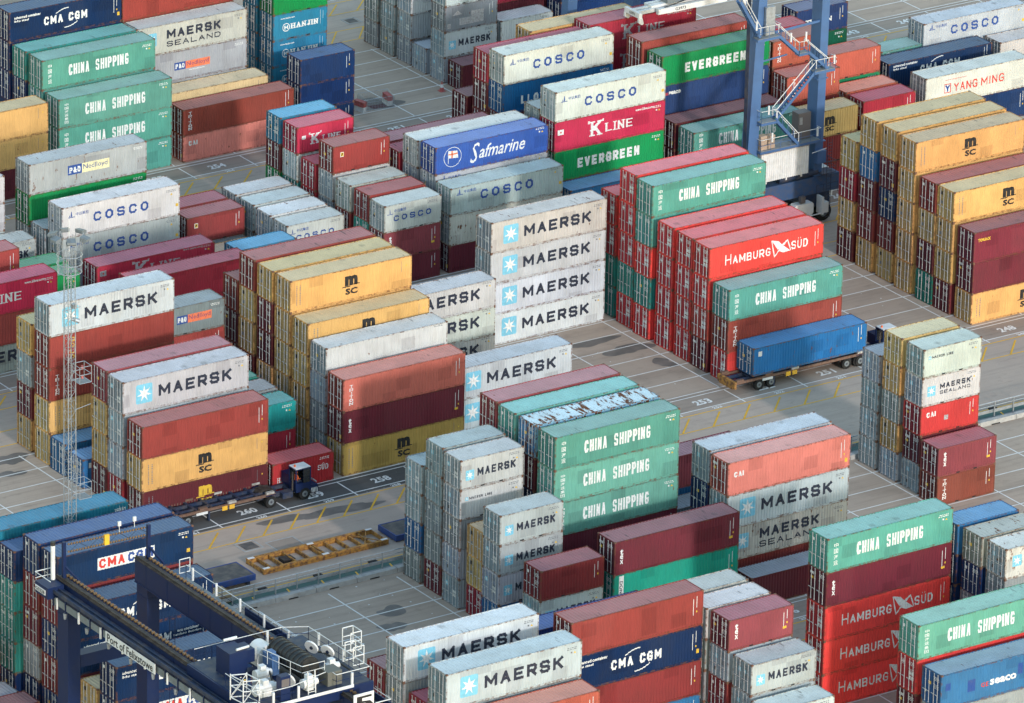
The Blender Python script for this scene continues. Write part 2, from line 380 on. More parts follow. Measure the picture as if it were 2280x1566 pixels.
class Deco:
    """flat print for a container side (x along, z up), then folded onto the corrugation"""
    def __init__(s): s.polys = []; s.mats = []; s.lay = 0; s.tag = 'lettering'
    def mi(s, k):
        if k not in s.mats: s.mats.append(k)
        return s.mats.index(k)
    def raw(s, pts, k, dy=0.0): s.polys.append((pts, k, s.lay*.004 + dy, s.tag))
    def rect(s, x0, z0, x1, z1, k): s.raw([(x0,z0),(x1,z0),(x1,z1),(x0,z1)], k)
    def up(s): s.lay += 1
    def text(s, t, x0, z0, x1, z1, k, bold=.02, sh=0.0, sp=1.0, rot=False):
        vs, fs = tm(t, bold, sh, sp)
        ax = [v_[0] for v_ in vs]; ay = [v_[1] for v_ in vs]
        if rot: vs = [(v_[1], -v_[0], 0) for v_ in vs]; ax = [v_[0] for v_ in vs]; ay = [v_[1] for v_ in vs]
        a0, a1, b0, b1 = min(ax), max(ax), min(ay), max(ay)
        f = lambda v_: (x0+(v_[0]-a0)/(a1-a0)*(x1-x0), z0+(v_[1]-b0)/(b1-b0)*(z1-z0))
        for p_ in fs: s.raw([f(vs[i]) for i in p_], k)
    def word(s, t, x0, z0, x1, z1, k, wt, serif=False):
        for q in stroke_word(t, x0, z0, x1, z1, wt, serif): s.raw([(a, c) for a, b, c in q], k, q[0][1])
    def star(s, x0, z0, x1, z1, panel=True):
        s.tag = 'emblem'
        if panel:
            r_ = (x1-x0)*.09; pts = []
            for cx, cz, a0 in ((x1-r_, z1-r_, 0), (x0+r_, z1-r_, 90), (x0+r_, z0+r_, 180), (x1-r_, z0+r_, 270)):
                for k in range(4): t = R(a0+30*k); pts.append((cx+r_*math.cos(t), cz+r_*math.sin(t)))
            s.raw(pts, 'c'); s.up()
        cx, cz, ro = (x0+x1)/2, (z0+z1)/2, min(x1-x0, z1-z0)*.46
        P_ = []
        for i in range(14):
            t = math.pi/2 + i*math.pi/7; rr = ro if i % 2 == 0 else ro*.38
            P_.append((cx+rr*math.cos(t), cz+rr*math.sin(t)))
        for i in range(14): s.raw([(cx, cz), P_[i], P_[(i+1) % 14]], 'w')
        s.tag = 'lettering'
    def rows(s, x0, x1, z, n, k, rr, h=.06, dz=.13):
        for i in range(n):
            x = x0 + rr.uniform(0, .15)*(x1-x0)
            while x < x1-.05:
                w_ = rr.uniform(.08, .22); s.rect(x, z-i*dz-h, min(x+w_, x1), z-i*dz, k); x += w_ + .06
    def meshes(s, L):
        return [(t_, s.mesh(t_, L)) for t_ in ('lettering', 'emblem', 'small_markings') if any(q[3] == t_ for q in s.polys)]
    def mesh(s, name, L):
        br = corr_breaks(L); bm = bmesh.new(); s.mats = []
        for pts, k_, dy, tg in s.polys:
            if tg != name: continue
            mi = s.mi(k_)
            try:
                f = bm.faces.new([bm.verts.new((a, dy, b)) for a, b in pts]); f.material_index = mi
            except ValueError: pass
        for x, _ in br:
            geom = bm.verts[:] + bm.edges[:] + bm.faces[:]
            bmesh.ops.bisect_plane(bm, geom=geom, dist=1e-5, plane_co=(x, 0, 0), plane_no=(1, 0, 0))
        for v_ in bm.verts: v_.co.y = .012 + corr_y(br, v_.co.x) - .004 - v_.co.y
        for f in bm.faces:
            f.normal_update()
            if f.normal.y > 0: f.normal_flip()
        me = bpy.data.meshes.new(name); bm.to_mesh(me); bm.free()
        for k in s.mats: me.materials.append(MATS[k])
        return me
def stackword(D, t, x, z, w_, h_, dz, k, serif=True, wt=.07):
    for i, ch in enumerate(t):
        if serif and ch in SK: D.word(ch, x if ch != 'I' else x+.12*w_, z-i*dz-h_, x+w_, z-i*dz, k, wt, True)
        else: D.text(ch, x, z-i*dz-h_, x+w_, z-i*dz, k, .02)
def idmarks(D, L, k, rr, tri=True):
    D.tag = 'small_markings'
    D.rows(L-1.45, L-.42, 2.5 if L > 7 else 2.28, 2, k, rr)
    if tri:
        z = 2.15 if L > 7 else 1.85
        D.raw([(L-.75, z-.16), (L-.53, z-.16), (L-.64, z)], 'y'); D.rect(L-1.0, z-.14, L-.88, z, k)
def rods_marks(D, L, k, rr):
    D.tag = 'small_markings'
    D.rect(L-.62, 1.55, L-.58, 2.5 if L > 7 else 2.3, k); D.rect(L-.92, .95, L-.885, 2.3 if L > 7 else 2.1, k)
    D.rect(L-.64, 1.15, L-.54, 1.3, 'y')
CJK4, CJK6 = "\u4e2d\u56fd\u6d77\u8fd0", "\u4e2d\u56fd\u6d77\u8fd0\u96c6\u56e2"
def deco(code, L):
    D = Deco(); rr = random.Random(sum(map(ord, code)))
    t = True
    if code in ('MK', 'MKc', 'MKd', 'MKg'):
        if code != 'MKg':
            D.star(1.27, .68, 2.86, 2.38); D.word("MAERSK", 3.46, 1.0, 10.5, 2.02, 'n', .24)
        idmarks(D, L, 'g', rr)
    elif code == 'MK20': D.star(.49, .75, 1.30, 1.62); D.word("MAERSK", 1.62, .96, 5.3, 1.64, 'n', .155); idmarks(D, L, 'g', rr)
    elif code == 'MKs': D.star(.7, .95, 1.6, 1.9); idmarks(D, L, 'g', rr)
    elif code == 'ML20': D.star(.5, 1.6, .78, 1.9); D.word("MAERSK LINE", .9, 1.65, 3.1, 1.88, 'n', .045); idmarks(D, L, 'g', rr)
    elif code == 'MLg': D.word("MAERSK LINE", 1.0, 1.5, 3.6, 1.85, 'n', .06)
    elif code == 'MS20': D.star(.55, .85, 1.40, 1.75); D.word("MAERSK", 1.85, 1.32, 5.05, 1.80, 'n', .12); D.word("SEALAND", 1.85, .86, 5.05, 1.16, 'n', .06); idmarks(D, L, 'g', rr)
    elif code == 'MS':
        D.star(1.1, .9, 2.3, 2.2); D.word("MAERSK", 3.4, 1.42, 9.3, 2.28, 'n', .21); D.word("SEALAND", 3.4, .62, 9.3, 1.15, 'n', .10); idmarks(D, L, 'g', rr)
    elif code in ('CS', 'CS6', 'CSt', 'CS20'):
        D.word("CHINA", 2.87, .98, 5.05, 2.04, 'w', .16); D.word("SHIPPING", 5.75, .98, 9.3, 2.04, 'w', .16)
        s_ = CJK6 if code == 'CS6' else CJK4; n_ = len(s_); dz = 2.05/n_ if n_ == 6 else .5
        for i, ch in enumerate(s_): D.text(ch, .66, 2.42-i*dz-dz*.78, 1.04, 2.42-i*dz, 'w', .012)
        idmarks(D, L, 'w', rr)
    elif code in ('CO', 'COg'):
        for i, ch in enumerate("COSCO"): x = 3.25+i*1.22; D.word(ch, x, 1.05, x+.80, 1.92, 'b', .19)
        D.text("\u4e2d\u8fdc\u96c6\u56e2", 1.45, 1.95, 2.72, 2.25, 'b', .012)
        D.tag = 'emblem'
        D.rect(.66, 1.83, 1.32, 1.9, 'b'); D.raw([(.92,1.93),(1.06,1.93),(1.0,2.4),(.96,2.4)], 'b'); D.raw([(.72,1.93),(.86,1.93),(.84,2.1),(.80,2.1)], 'b')
        idmarks(D, L, 'g', rr, False); D.rect(L-.42, .82, L-.16, 1.1, 'y'); D.raw([(L-.98,2.0),(L-.74,2.0),(L-.86,2.2)], 'y')
    elif code in ('CO20', 'COg20'):
        if code == 'CO20':
            for i, ch in enumerate("COSCO"): x = 1.0+i*.86; D.word(ch, x, .98, x+.56, 1.52, 'b', .12)
            D.text("\u4e2d\u8fdc\u96c6\u56e2", 1.05, 1.82, 2.3, 2.12, 'b', .012)
            D.tag = 'emblem'
            D.rect(.3, 1.68, .95, 1.74, 'b'); D.raw([(.56,1.77),(.68,1.77),(.63,2.15),(.60,2.15)], 'b')
        idmarks(D, L, 'g', rr, False)
    elif code in ('HS', 'HSb'):
        D.word("H", 1.67, 1.0, 2.32, 1.96, 'w', .12); D.word("AMBURG", 2.5, 1.0, 6.5, 1.74, 'w', .12)
        D.word("SUD", 8.75, 1.1, 10.5, 1.86, 'w', .12); D.rect(9.45, 1.98, 9.53, 2.08, 'w'); D.rect(9.68, 1.98, 9.76, 2.08, 'w')
        D.tag = 'emblem'
        D.raw([(6.6,2.35),(7.35,2.15),(7.9,1.6),(7.3,1.35)], 'w'); D.raw([(7.75,1.75),(8.65,1.05),(7.9,1.0),(7.35,1.25)], 'w')
        D.raw([(7.3,1.5),(8.3,2.15),(8.35,2.05),(7.6,1.35)], 'w', .001)
        for a, b in (((6.6,2.35),(6.95,.75)), ((8.3,2.15),(8.7,1.05)), ((6.95,.75),(7.6,1.5))):
            d_ = Vector((b[0]-a[0], b[1]-a[1])).normalized()*.05; D.raw([(a[0]-d_.y,a[1]+d_.x),(b[0]-d_.y,b[1]+d_.x),(b[0]+d_.y,b[1]-d_.x),(a[0]+d_.y,a[1]-d_.x)], 'w', .002)
        rods_marks(D, L, 'w', rr)
    elif code == 'HS20': D.word("HAMBURG", .5, .85, 2.9, 1.3, 'w', .07, True); D.word("SUD", 4.5, 1.15, 5.5, 1.62, 'w', .07, True); D.rect(4.9, 1.68, 4.96, 1.74, 'w'); D.rect(5.05, 1.68, 5.11, 1.74, 'w'); idmarks(D, L, 'w', rr, False)
    elif code in ('KL', 'KLb'):
        k = 'w' if code == 'KL' else 'd'
        D.word('"', 3.6, 1.3, 3.95, 2.35, k, .09); D.word("K", 4.0, .85, 5.1, 2.25, k, .27, True); D.word('"', 5.15, 1.5, 5.5, 2.35, k, .09)
        D.word("LINE", 5.62, 1.0, 8.6, 1.85, k, .18, True); D.text("www.kline.com", 8.9, 2.35, 10.85, 2.6, k, .03)
        D.tag = 'emblem'; D.rect(.36, 1.6, 1.0, 2.1, k); D.up(); D.rect(.62, 1.76, .76, 1.92, 'r'); D.lay = 0; idmarks(D, L, k, rr)
    elif code == 'KL20':
        D.word('"', 1.2, 1.1, 1.5, 1.9, 'w', .07); D.word("K", 1.55, .75, 2.35, 1.75, 'w', .2, True); D.word('"', 2.4, 1.2, 2.7, 1.9, 'w', .07); D.word("LINE", 2.75, .85, 4.7, 1.42, 'w', .13, True)
        D.rect(.5, 1.35, .95, 1.7, 'w'); rods_marks(D, L, 'w', rr)
    elif code == 'EV': D.word("EVERGREEN", 2.62, .95, 9.45, 1.88, 'w', .23); idmarks(D, L, 'w', rr)
    elif code in ('EV20', 'EVd', 'G20'): idmarks(D, L, 'w', rr)
    elif code in ('MSC', 'MSCd', 'MSCm', 'MSCp'):
        k = 'y' if code == 'MSCm' else 'k'
        if code != 'MSCp':
            D.text("m", 5.45, 1.35, 6.75, 2.25, k, .07); D.rect(5.2, 1.24, 6.0, 1.33, k); D.rect(6.3, 1.38, 6.95, 1.46, k); D.text("SC", 5.5, .55, 6.75, 1.12, k, .05)
        D.tag = 'small_markings'
        for x in (.62, .95):
            z = 2.35
            while z > .6: h_ = rr.uniform(.05, .16); D.rect(x, z-h_, x+.07, z, 'g'); z -= h_+.06
        D.rect(L-1.05, 1.5, L-1.01, 2.5, 'g'); D.rect(L-.62, 2.0, L-.5, 2.12, 'y')
    elif code == 'MSC20': D.text("m", 2.3, 1.15, 3.45, 1.95, 'k', .07); D.rect(2.05, 1.06, 2.8, 1.14, 'k'); D.rect(3.0, 1.18, 3.65, 1.25, 'k'); D.text("SC", 2.35, .5, 3.4, .98, 'k', .05)
    elif code in ('TR', 'TR20', 'TRo', 'TRl', 'TRd'):
        if code != 'TRo': stackword(D, "TRITON", .62, 2.3, .36, .27, .31, 'w', True, .07)
        rods_marks(D, L, 'w', rr)
    elif code in ('TX', 'TX20', 'TXd'):
        if code != 'TXd':
            for i, ch in enumerate("tex"): D.text(ch, .58, 2.1-i*.42-(.36 if i else .42), .88, 2.1-i*.42 + (.08 if i == 0 else 0), 'w', .03)
        rods_marks(D, L, 'w', rr); D.rect(L-.95, .75, L-.62, .95, 'y')
    elif code in ('CA', 'CA20'): D.word("CAI", .62, 1.55, 1.55, 2.0, 'w', .11); D.rect(L-.5, .5, L-.25, .85, 'y') if L > 7 else D.rect(2.45, 1.0, 2.9, 1.42, 'd'); rods_marks(D, L, 'w', rr)
    elif code == 'PO':
        D.rect(4.0, 1.15, 5.45, 2.05, 'b'); D.rect(5.45, 1.15, 8.3, 2.05, 'e'); D.up(); D.word("P&O", 4.15, 1.32, 5.3, 1.85, 'w', .12, True); D.text("Nedlloyd", 5.6, 1.32, 8.1, 1.92, 'b', .0); D.lay = 0; idmarks(D, L, 'w', rr, False)
    elif code in ('PO20', 'POo'):
        x = 1.3 if L < 7 else 4.2; s_ = 1.0 if L < 7 else 1.12
        D.rect(x, 1.0, x+1.1*s_, 1.75, 'b'); D.rect(x+1.1*s_, 1.0, x+3.5*s_, 1.75, 'o'); D.up(); D.word("P&O", x+.12, 1.15, x+.98*s_, 1.6, 'w', .10, True); D.text("Nedlloyd", x+1.22*s_, 1.14, x+3.35*s_, 1.64, 'p', .0)
        D.lay = 0; idmarks(D, L, 'w', rr, False)
        if L > 7: D.text("www.ponl.com", x+1.6, .72, x+3.3, .92, 'w', .03)
    elif code in ('HJ20', 'HJ'):
        D.text("www.hanjin.com", .8, 2.0, 2.4, 2.2, 'w', .03) if L < 7 else D.text("www.hanjin.com", 6.3, 1.6, 8.5, 1.85, 'w', .03)
        if L < 7:
            D.tag = 'emblem'
            for i in range(20):
                a, b = R(18*i), R(18*i+18)
                D.raw([(1.45+.42*math.cos(a),1.2+.42*math.sin(a)),(1.45+.42*math.cos(b),1.2+.42*math.sin(b)),(1.45+.34*math.cos(b),1.2+.34*math.sin(b)),(1.45+.34*math.cos(a),1.2+.34*math.sin(a))], 'w')
            D.word("H", 1.25, 1.0, 1.65, 1.4, 'w', .11); D.tag = 'lettering'; D.word("HANJIN", 2.0, .98, 5.0, 1.5, 'w', .14, True)
        D.rect(L-.8, .9, L-.76, 2.3, 'w'); D.rect(L-.5, 1.4, L-.46, 2.2, 'w')
        if L > 7: D.rows(L-1.25, L-.25, 2.1, 6, 'w', rr, .09)
    elif code in ('CM', 'CMa'):
        D.word("CMA CGM", 3.75, 1.02, 8.4, 1.82, 'w', .18)
        for (xa, za, xb, zb, c_) in ((5.0, 1.95, 6.4, 2.35, .12), (5.95, .45, 7.35, .85, -.12)):
            P_ = [(xa+(xb-xa)*t/6, za+(zb-za)*t/6 + c_*math.sin(math.pi*t/6)) for t in range(7)]
            for (a, b), (c2, d2) in zip(P_[:-1], P_[1:]): D.raw([(a,b-.045),(c2,d2-.045),(c2,d2+.045),(a,b+.045)], 'w')
        D.text("advanced container", .55, 2.15, 3.4, 2.42, 'w', .03); D.text("light steel", .55, 1.78, 2.1, 2.05, 'w', .03)
        if code == 'CMa': D.text("eco container", 8.95, 1.62, 10.9, 1.86, 'w', .03); D.text("bamboo flooring", 8.6, 1.28, 11.1, 1.52, 'w', .03)
        rods_marks(D, L, 'w', rr); D.rect(L-.55, .6, L-.3, .95, 'y')
    elif code == 'CM20': D.text("eco container", 1.5, 1.55, 3.9, 1.8, 'w', .03); D.text("bamboo flooring", 1.5, 1.15, 4.2, 1.4, 'w', .03); rods_marks(D, L, 'w', rr)
    elif code == 'CMw':
        D.rect(3.56, 1.0, 8.7, 2.02, 'w'); D.up(); D.word("CMA", 3.72, 1.13, 6.0, 1.9, 'r', .19); D.word("CGM", 6.3, 1.13, 8.55, 1.9, 'b', .19); D.lay = 0
        idmarks(D, L, 'w', rr); D.rect(L-.6, .75, L-.3, 1.05, 'y')
    elif code == 'SF':
        D.tag = 'emblem'
        for i in range(28):
            a, b = R(360/28*i), R(360/28*(i+1)); D.raw([(1.85+.95*math.cos(a),1.42+.95*math.sin(a)),(1.85+.95*math.cos(b),1.42+.95*math.sin(b)),(1.85+.90*math.cos(b),1.42+.90*math.sin(b)),(1.85+.90*math.cos(a),1.42+.90*math.sin(a))], 'w')
        D.rect(1.35, .85, 1.42, 2.05, 'w'); D.raw([(1.42,1.35),(2.45,1.25),(2.35,1.95),(1.42,2.05)], 'w'); D.up(); D.rect(1.42, 1.62, 2.38, 1.76, 'o'); D.rect(1.72, 1.32, 1.86, 2.0, 'o'); D.lay = 0
        D.tag = 'lettering'
        D.text("S", 3.75, .42, 4.75, 2.3, 'w', .0, .35); D.text("afmarine", 4.7, .75, 9.7, 2.0, 'w', .01, .35); idmarks(D, L, 'w', rr)
    elif code == 'YG':
        D.tag = 'emblem'; D.rect(2.2, 1.05, 2.98, 1.95, 'r'); D.up(); D.rect(2.28, 1.13, 2.9, 1.87, 'w'); D.up(); D.word("Y", 2.32, 1.16, 2.86, 1.84, 'b', .17); D.lay = 0
        D.tag = 'lettering'; D.word("YANG", 3.35, 1.05, 6.1, 1.85, 'r', .12); D.word("MING", 6.55, 1.05, 9.25, 1.85, 'r', .12); D.text("www.yangming.com", 2.3, 2.25, 4.8, 2.4, 'r', .01)
    elif code == 'GB': D.text("GE", 3.9, 1.0, 4.6, 1.38, 'r', .02); D.text("seaco", 4.75, 1.0, 7.3, 1.5, 'w', .035); D.rect(2.6, .9, 3.3, 1.9, 'b'); D.rect(.45, 1.5, .95, 2.1, 'b'); D.rect(7.4, 1.3, 7.9, 2.2, 'b')
    elif code == 'GS': D.text("GE", .25, 1.95, .8, 2.2, 'r', .03); D.text("seaco", .85, 1.95, 2.2, 2.28, 'w', .06); rods_marks(D, L, 'w', rr)
    elif code == 'LT': D.word("LLOYD", 2.0, .75, 5.3, 1.55, 'w', .19); D.word("TRIESTINO", 5.8, .75, 10.6, 1.55, 'w', .19); idmarks(D, L, 'w', rr)
    elif code == 'TO': D.text("TOUAX", .42, 1.95, 1.85, 2.25, 'y', .05); rods_marks(D, L, 'w', rr)
    elif code == 'RG': stackword(D, "GOLD", 2.05, 2.5, .42, .40, .52, 'y', False)
    elif code == 'GR': D.rect(.55, .75, 1.0, 2.75, 'w'); D.up(); D.text("DONG", .62, .9, .93, 2.3, 'n', .02, rot=True); D.lay = 0; rods_marks(D, L, 'w', rr)
    elif code == 'OO': D.raw([(.9,1.55),(2.0,1.55),(1.45,2.0)], 'd'); D.tag = 'small_markings'; D.rect(1.7, .45, 4.5, 1.15, 'd'); D.rect(3.0, 1.15, 4.5, 1.7, 'd'); D.rect(.3, .3, .7, .8, 'd'); rods_marks(D, L, 'w', rr)
    elif code == 'NY': D.raw([(3.0,1.5),(3.35,2.1),(3.75,1.95),(3.6,1.1)], 'r'); D.up(); D.rect(3.2, 1.5, 3.6, 1.8, 'b'); D.lay = 0
    elif code == 'TT': D.text("TRITON", 1.1, 1.0, 4.2, 1.5, 'w', .04); rods_marks(D, L, 'w', rr)
    elif code in ('R', 'RB', 'RP', 'CR', 'P', 'R20', 'RBd', 'N', 'B', 'SB'):
        rods_marks(D, L, 'w', rr)
        if code in ('R20', 'RBd'): D.tag = 'emblem'; D.rect(.75, 1.5, 1.15, 1.95, 'w'); D.up(); D.rect(.8, 1.55, 1.1, 1.9, 'y'); D.up(); D.raw([(.84,1.6),(.95,1.6),(1.06,1.85),(.95,1.85)], 'k'); D.lay = 0
        if code == 'B': D.rect(.55, 1.75, .95, 2.2, 'w')
    elif code in ('W', 'Wr', 'Wd', 'COw', 'Y', 'Yd', 'YM', 'YC', 'T', 'T20'): idmarks(D, L, 'g' if code[0] == 'W' or code == 'COw' else 'w', rr, code[0] != 'W')
    else: return None
    return D if D.polys else None

# look of each kind: side colour, rust, door colour (end shade painted into most), words
WH = (.60, .60, .57); GY = (.36, .39, .40); DG = (.25, .31, .35)
LOOK = {
'MK': ((.54,.56,.58), .16, DG, "white star-marked container"), 'MKc': ((.55,.55,.50), .30, DG, "cream star-marked container"), 'MKd': ((.36,.37,.37), .3, DG, "grey star-marked container"),
'MKg': ((.48,.52,.55), .2, DG, "pale grey container"), 'MK20': ((.47,.49,.49), .30, DG, "short grey star-marked container"), 'MKs': ((.58,.57,.52), .42, DG, "short cream star-marked container"),
'ML20': ((.55,.56,.54), .25, DG, "short small-lettered white container"), 'MLg': ((.36,.38,.38), .25, DG, "small-lettered grey container"), 'MS20': ((.60,.59,.54), .35, DG, "short two-line lettered container"), 'MS': ((.52,.51,.44), .38, DG, "two-line lettered container"),
'CS': ((.10,.33,.262), .18, (.07,.25,.23), "white-lettered green container"), 'CS6': ((.135,.365,.285), .28, (.09,.28,.25), "faded lettered green container"), 'CSt': ((.14,.38,.33), .18, (.07,.25,.23), "turquoise green container"), 'CS20': ((.13,.33,.28), .2, (.07,.25,.23), "short turquoise container"),
'CO': ((.63,.62,.57), .26, (.34,.38,.40), "blue-lettered white container"), 'COg': ((.42,.45,.46), .24, (.30,.35,.38), "blue-lettered grey container"), 'CO20': ((.52,.53,.49), .30, (.33,.37,.39), "short blue-lettered container"), 'COg20': ((.48,.49,.47), .34, (.31,.35,.37), "short pale grey container"), 'COw': ((.62,.63,.62), .18, (.33,.37,.39), "plain white-roofed container"),
'HS': ((.78,.062,.055), .06, (.40,.035,.045), "scarlet white-lettered container"), 'HSb': ((.42,.06,.045), .14, (.33,.05,.045), "brownish red container"), 'HS20': ((.46,.035,.04), .14, (.34,.03,.04), "short crimson container"),
'KL': ((.60,.035,.085), .12, (.27,.02,.05), "magenta white-lettered container"), 'KLb': ((.44,.03,.06), .16, (.24,.02,.05), "crimson white-lettered container"), 'KL20': ((.62,.04,.09), .12, (.28,.02,.055), "short magenta container"),
'EV': ((.008,.27,.075), .14, (.01,.16,.07), "bright green container"), 'EV20': ((.008,.27,.075), .14, (.01,.16,.07), "short bright green container"), 'EVd': ((.01,.11,.06), .16, (.01,.09,.05), "short dark green container"), 'G': ((.01,.15,.08), .16, (.01,.11,.06), "dark green container"), 'G20': ((.02,.27,.11), .18, (.015,.15,.08), "short green container"), 'GRx': ((.01,.24,.17), .1, (.01,.20,.15), "jade green container"),
'MSC': ((.70,.40,.145), .26, (.40,.28,.12), "yellow black-logo container"), 'MSCd': ((.46,.28,.08), .26, (.33,.23,.10), "shade-painted yellow black-logo container"), 'MSCm': ((.13,.025,.032), .2, (.10,.02,.028), "maroon gold-logo container"), 'MSCp': ((.68,.50,.28), .3, (.4,.3,.16), "beige container"), 'MSC20': ((.58,.37,.15), .3, (.40,.28,.12), "short yellow container"),  # MSCd is the MSC yellow with cast shade painted in
'TR': ((.29,.058,.042), .16, (.16,.035,.032), "brick red container"), 'TRl': ((.60,.165,.125), .2, (.18,.035,.032), "light orange-red container"),
'TRd': ((.24,.06,.045), .2, (.13,.028,.03), "brown-red container"),
'TRo': ((.46,.105,.070), .2, (.28,.055,.045), "orange container"), 'TR20': ((.44,.10,.065), .2, (.2,.04,.035), "short orange-red container"),
'TX': ((.15,.024,.038), .12, (.085,.016,.028), "small-lettered maroon container"), 'TXd': ((.22,.03,.035), .2, (.16,.025,.035), "short maroon red container"), 'TX20': ((.26,.06,.07), .2, (.12,.022,.034), "short small-lettered maroon container"),
'CA': ((.76,.235,.185), .3, (.30,.06,.055), "salmon container"), 'CA20': ((.56,.055,.055), .24, (.20,.02,.035), "short red container"),
'PO': ((.42,.43,.43), .34, (.27,.30,.33), "grey container with cream panel"), 'POo': ((.36,.39,.40), .3, (.24,.27,.30), "grey container with orange panel"), 'PO20': ((.24,.28,.27), .34, (.16,.19,.20), "short orange-panelled container"),
'HJ': ((.02,.19,.29), .14, (.02,.14,.24), "cyan blue container"), 'HJ20': ((.025,.20,.34), .16, (.025,.15,.27), "short sky blue container"),
'CM': ((.006,.026,.085), .14, (.012,.028,.085), "navy white-lettered container"), 'CMa': ((.006,.025,.08), .14, (.012,.028,.085), "navy small-texted container"), 'CM20': ((.009,.042,.13), .16, (.012,.04,.11), "short navy small-texted container"), 'CMw': ((.009,.034,.095), .34, (.012,.03,.09), "white-panelled navy container"),
'SF': ((.035,.10,.34), .1, (.03,.08,.26), "royal blue scripted container"), 'SB': ((.04,.08,.28), .12, (.03,.06,.2), "royal blue container"), 'YG': ((.68,.66,.62), .26, (.36,.36,.38), "red-lettered white container"),
'GB': ((.045,.19,.35), .42, (.03,.11,.26), "scuffed blue container"), 'GS': ((.02,.05,.14), .14, (.015,.04,.11), "small-lettered navy container"), 'LT': ((.012,.11,.30), .12, (.012,.09,.24), "blue white-lettered container"),
'RG': ((.30,.055,.048), .2, (.15,.028,.032), "red-brown gold-lettered container"),
'TO': ((.20,.028,.042), .14, (.11,.018,.034), "maroon yellow-lettered container"), 'GR': ((.015,.33,.235), .06, (.015,.20,.17), "jade container with white placard"), 'OO': ((.25,.26,.29), .3, (.19,.20,.22), "short patched grey container"), 'NY': ((.58,.53,.45), .5, (.3,.33,.35), "rust-streaked white container"), 'TT': ((.018,.05,.16), .14, (.015,.04,.12), "short lettered navy container"),
'R': ((.22,.035,.035), .18, (.16,.026,.032), "dark red container"), 'RB': ((.32,.058,.048), .16, (.17,.03,.032), "red-brown container"), 'RP': ((.36,.075,.085), .18, (.17,.03,.04), "rose red container"), 'R20': ((.34,.05,.045), .14, (.17,.028,.032), "short red-brown container"), 'RBd': ((.27,.045,.045), .16, (.13,.022,.03), "short brown-red container"),
'CR': ((.40,.03,.05), .14, (.25,.022,.04), "crimson container"), 'P': ((.14,.024,.034), .18, (.095,.018,.03), "maroon container"),
'N': ((.009,.034,.115), .12, (.013,.034,.10), "dark blue container"), 'B': ((.03,.15,.34), .3, (.025,.12,.27), "mid blue container"), 'T': ((.035,.27,.235), .2, (.03,.20,.17), "teal container"), 'T20': ((.02,.32,.29), .2, (.02,.22,.2), "short teal container"),
'RU': ((.22,.42,.55), .70, (.06,.20,.38), "rust-roofed pale blue container"), 'TP': ((.13,.025,.035), .2, (.10,.02,.03), "grey-topped maroon container"),
'W': ((.55,.56,.55), .24, DG, "plain white container"), 'Wr': ((.62,.62,.60), .33, DG, "rusty white container"), 'Wd': ((.46,.46,.44), .3, (.24,.27,.29), "dirty white container"),
'Y': ((.27,.30,.31), .26, (.20,.235,.255), "plain grey container"), 'Yd': ((.36,.36,.33), .45, (.22,.23,.22), "grimy grey container"), 'YC': ((.36,.36,.35), .3, (.27,.28,.29), "light grey container"),
}
LOOK['YM'] = ((.36,.40,.42), .26, (.27,.335,.375), "star-doored grey container")
ROOF = {'TRd': (.3,.1,.09), 'TRl': (.62,.25,.2), 'MSC': (.60,.46,.26), 'MSC20': (.60,.46,.28), 'MSCd': (.5,.4,.2), 'HS': (.80,.19,.20), 'TX': (.27,.10,.12), 'TX20': (.36,.11,.13), 'TO': (.26,.09,.10), 'P': (.24,.09,.10), 'EV': (.10,.27,.17), 'G20': (.12,.30,.19),  # roof colours, paler than the sides: fading plus skylight painted in
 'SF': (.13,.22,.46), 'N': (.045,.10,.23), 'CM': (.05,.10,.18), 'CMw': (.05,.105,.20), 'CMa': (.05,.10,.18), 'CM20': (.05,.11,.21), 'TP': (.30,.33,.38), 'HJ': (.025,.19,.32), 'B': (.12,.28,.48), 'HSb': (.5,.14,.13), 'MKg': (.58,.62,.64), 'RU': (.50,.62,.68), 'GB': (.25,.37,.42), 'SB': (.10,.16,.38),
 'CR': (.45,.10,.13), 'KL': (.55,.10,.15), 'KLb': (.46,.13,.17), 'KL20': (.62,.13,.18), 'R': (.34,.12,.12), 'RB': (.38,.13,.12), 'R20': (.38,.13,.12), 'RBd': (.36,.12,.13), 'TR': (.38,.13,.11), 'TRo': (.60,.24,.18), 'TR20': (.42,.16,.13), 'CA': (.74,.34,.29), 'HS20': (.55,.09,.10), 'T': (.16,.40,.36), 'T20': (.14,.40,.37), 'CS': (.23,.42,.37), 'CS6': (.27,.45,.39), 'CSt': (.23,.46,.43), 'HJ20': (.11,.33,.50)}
BAYS=['yellow block at far right edge', 'red block behind blue trailer', 'white wall left of red block', 'white rows behind yellow centre block', 'yellow block left of centre', 'short bay behind dark tractor', 'left block behind lattice mast', 'left edge block above mast', 'short bay by lamp heads', 'pale block at upper left', 'low red bay left of centre', 'low white bay above centre yellow', 'mixed short bay upper centre', 'block with the scripted blue container', 'top centre block beside empty bay', 'block left of blue crane leg', 'bay behind blue crane stairs', 'bay right of blue crane', 'back corner by top right lane', 'white block in upper right corner', 'far top right corner', 'block above lane number 254', 'green block upper left', 'yellow stack at upper left edge', 'blue short bay top left', 'grey bay at top centre', 'top edge right of grey bay', 'grey tower right of railings', 'green block front of centre', 'salmon topped block lower right', 'short tower by right railings', 'navy block under front crane', 'blue pair under crane walkway', 'bottom left corner by crane', 'white pair at bottom centre', 'brown navy block bottom centre', 'short grey bay lower right', 'green scarlet block lower right', 'grey bay at lower right edge']
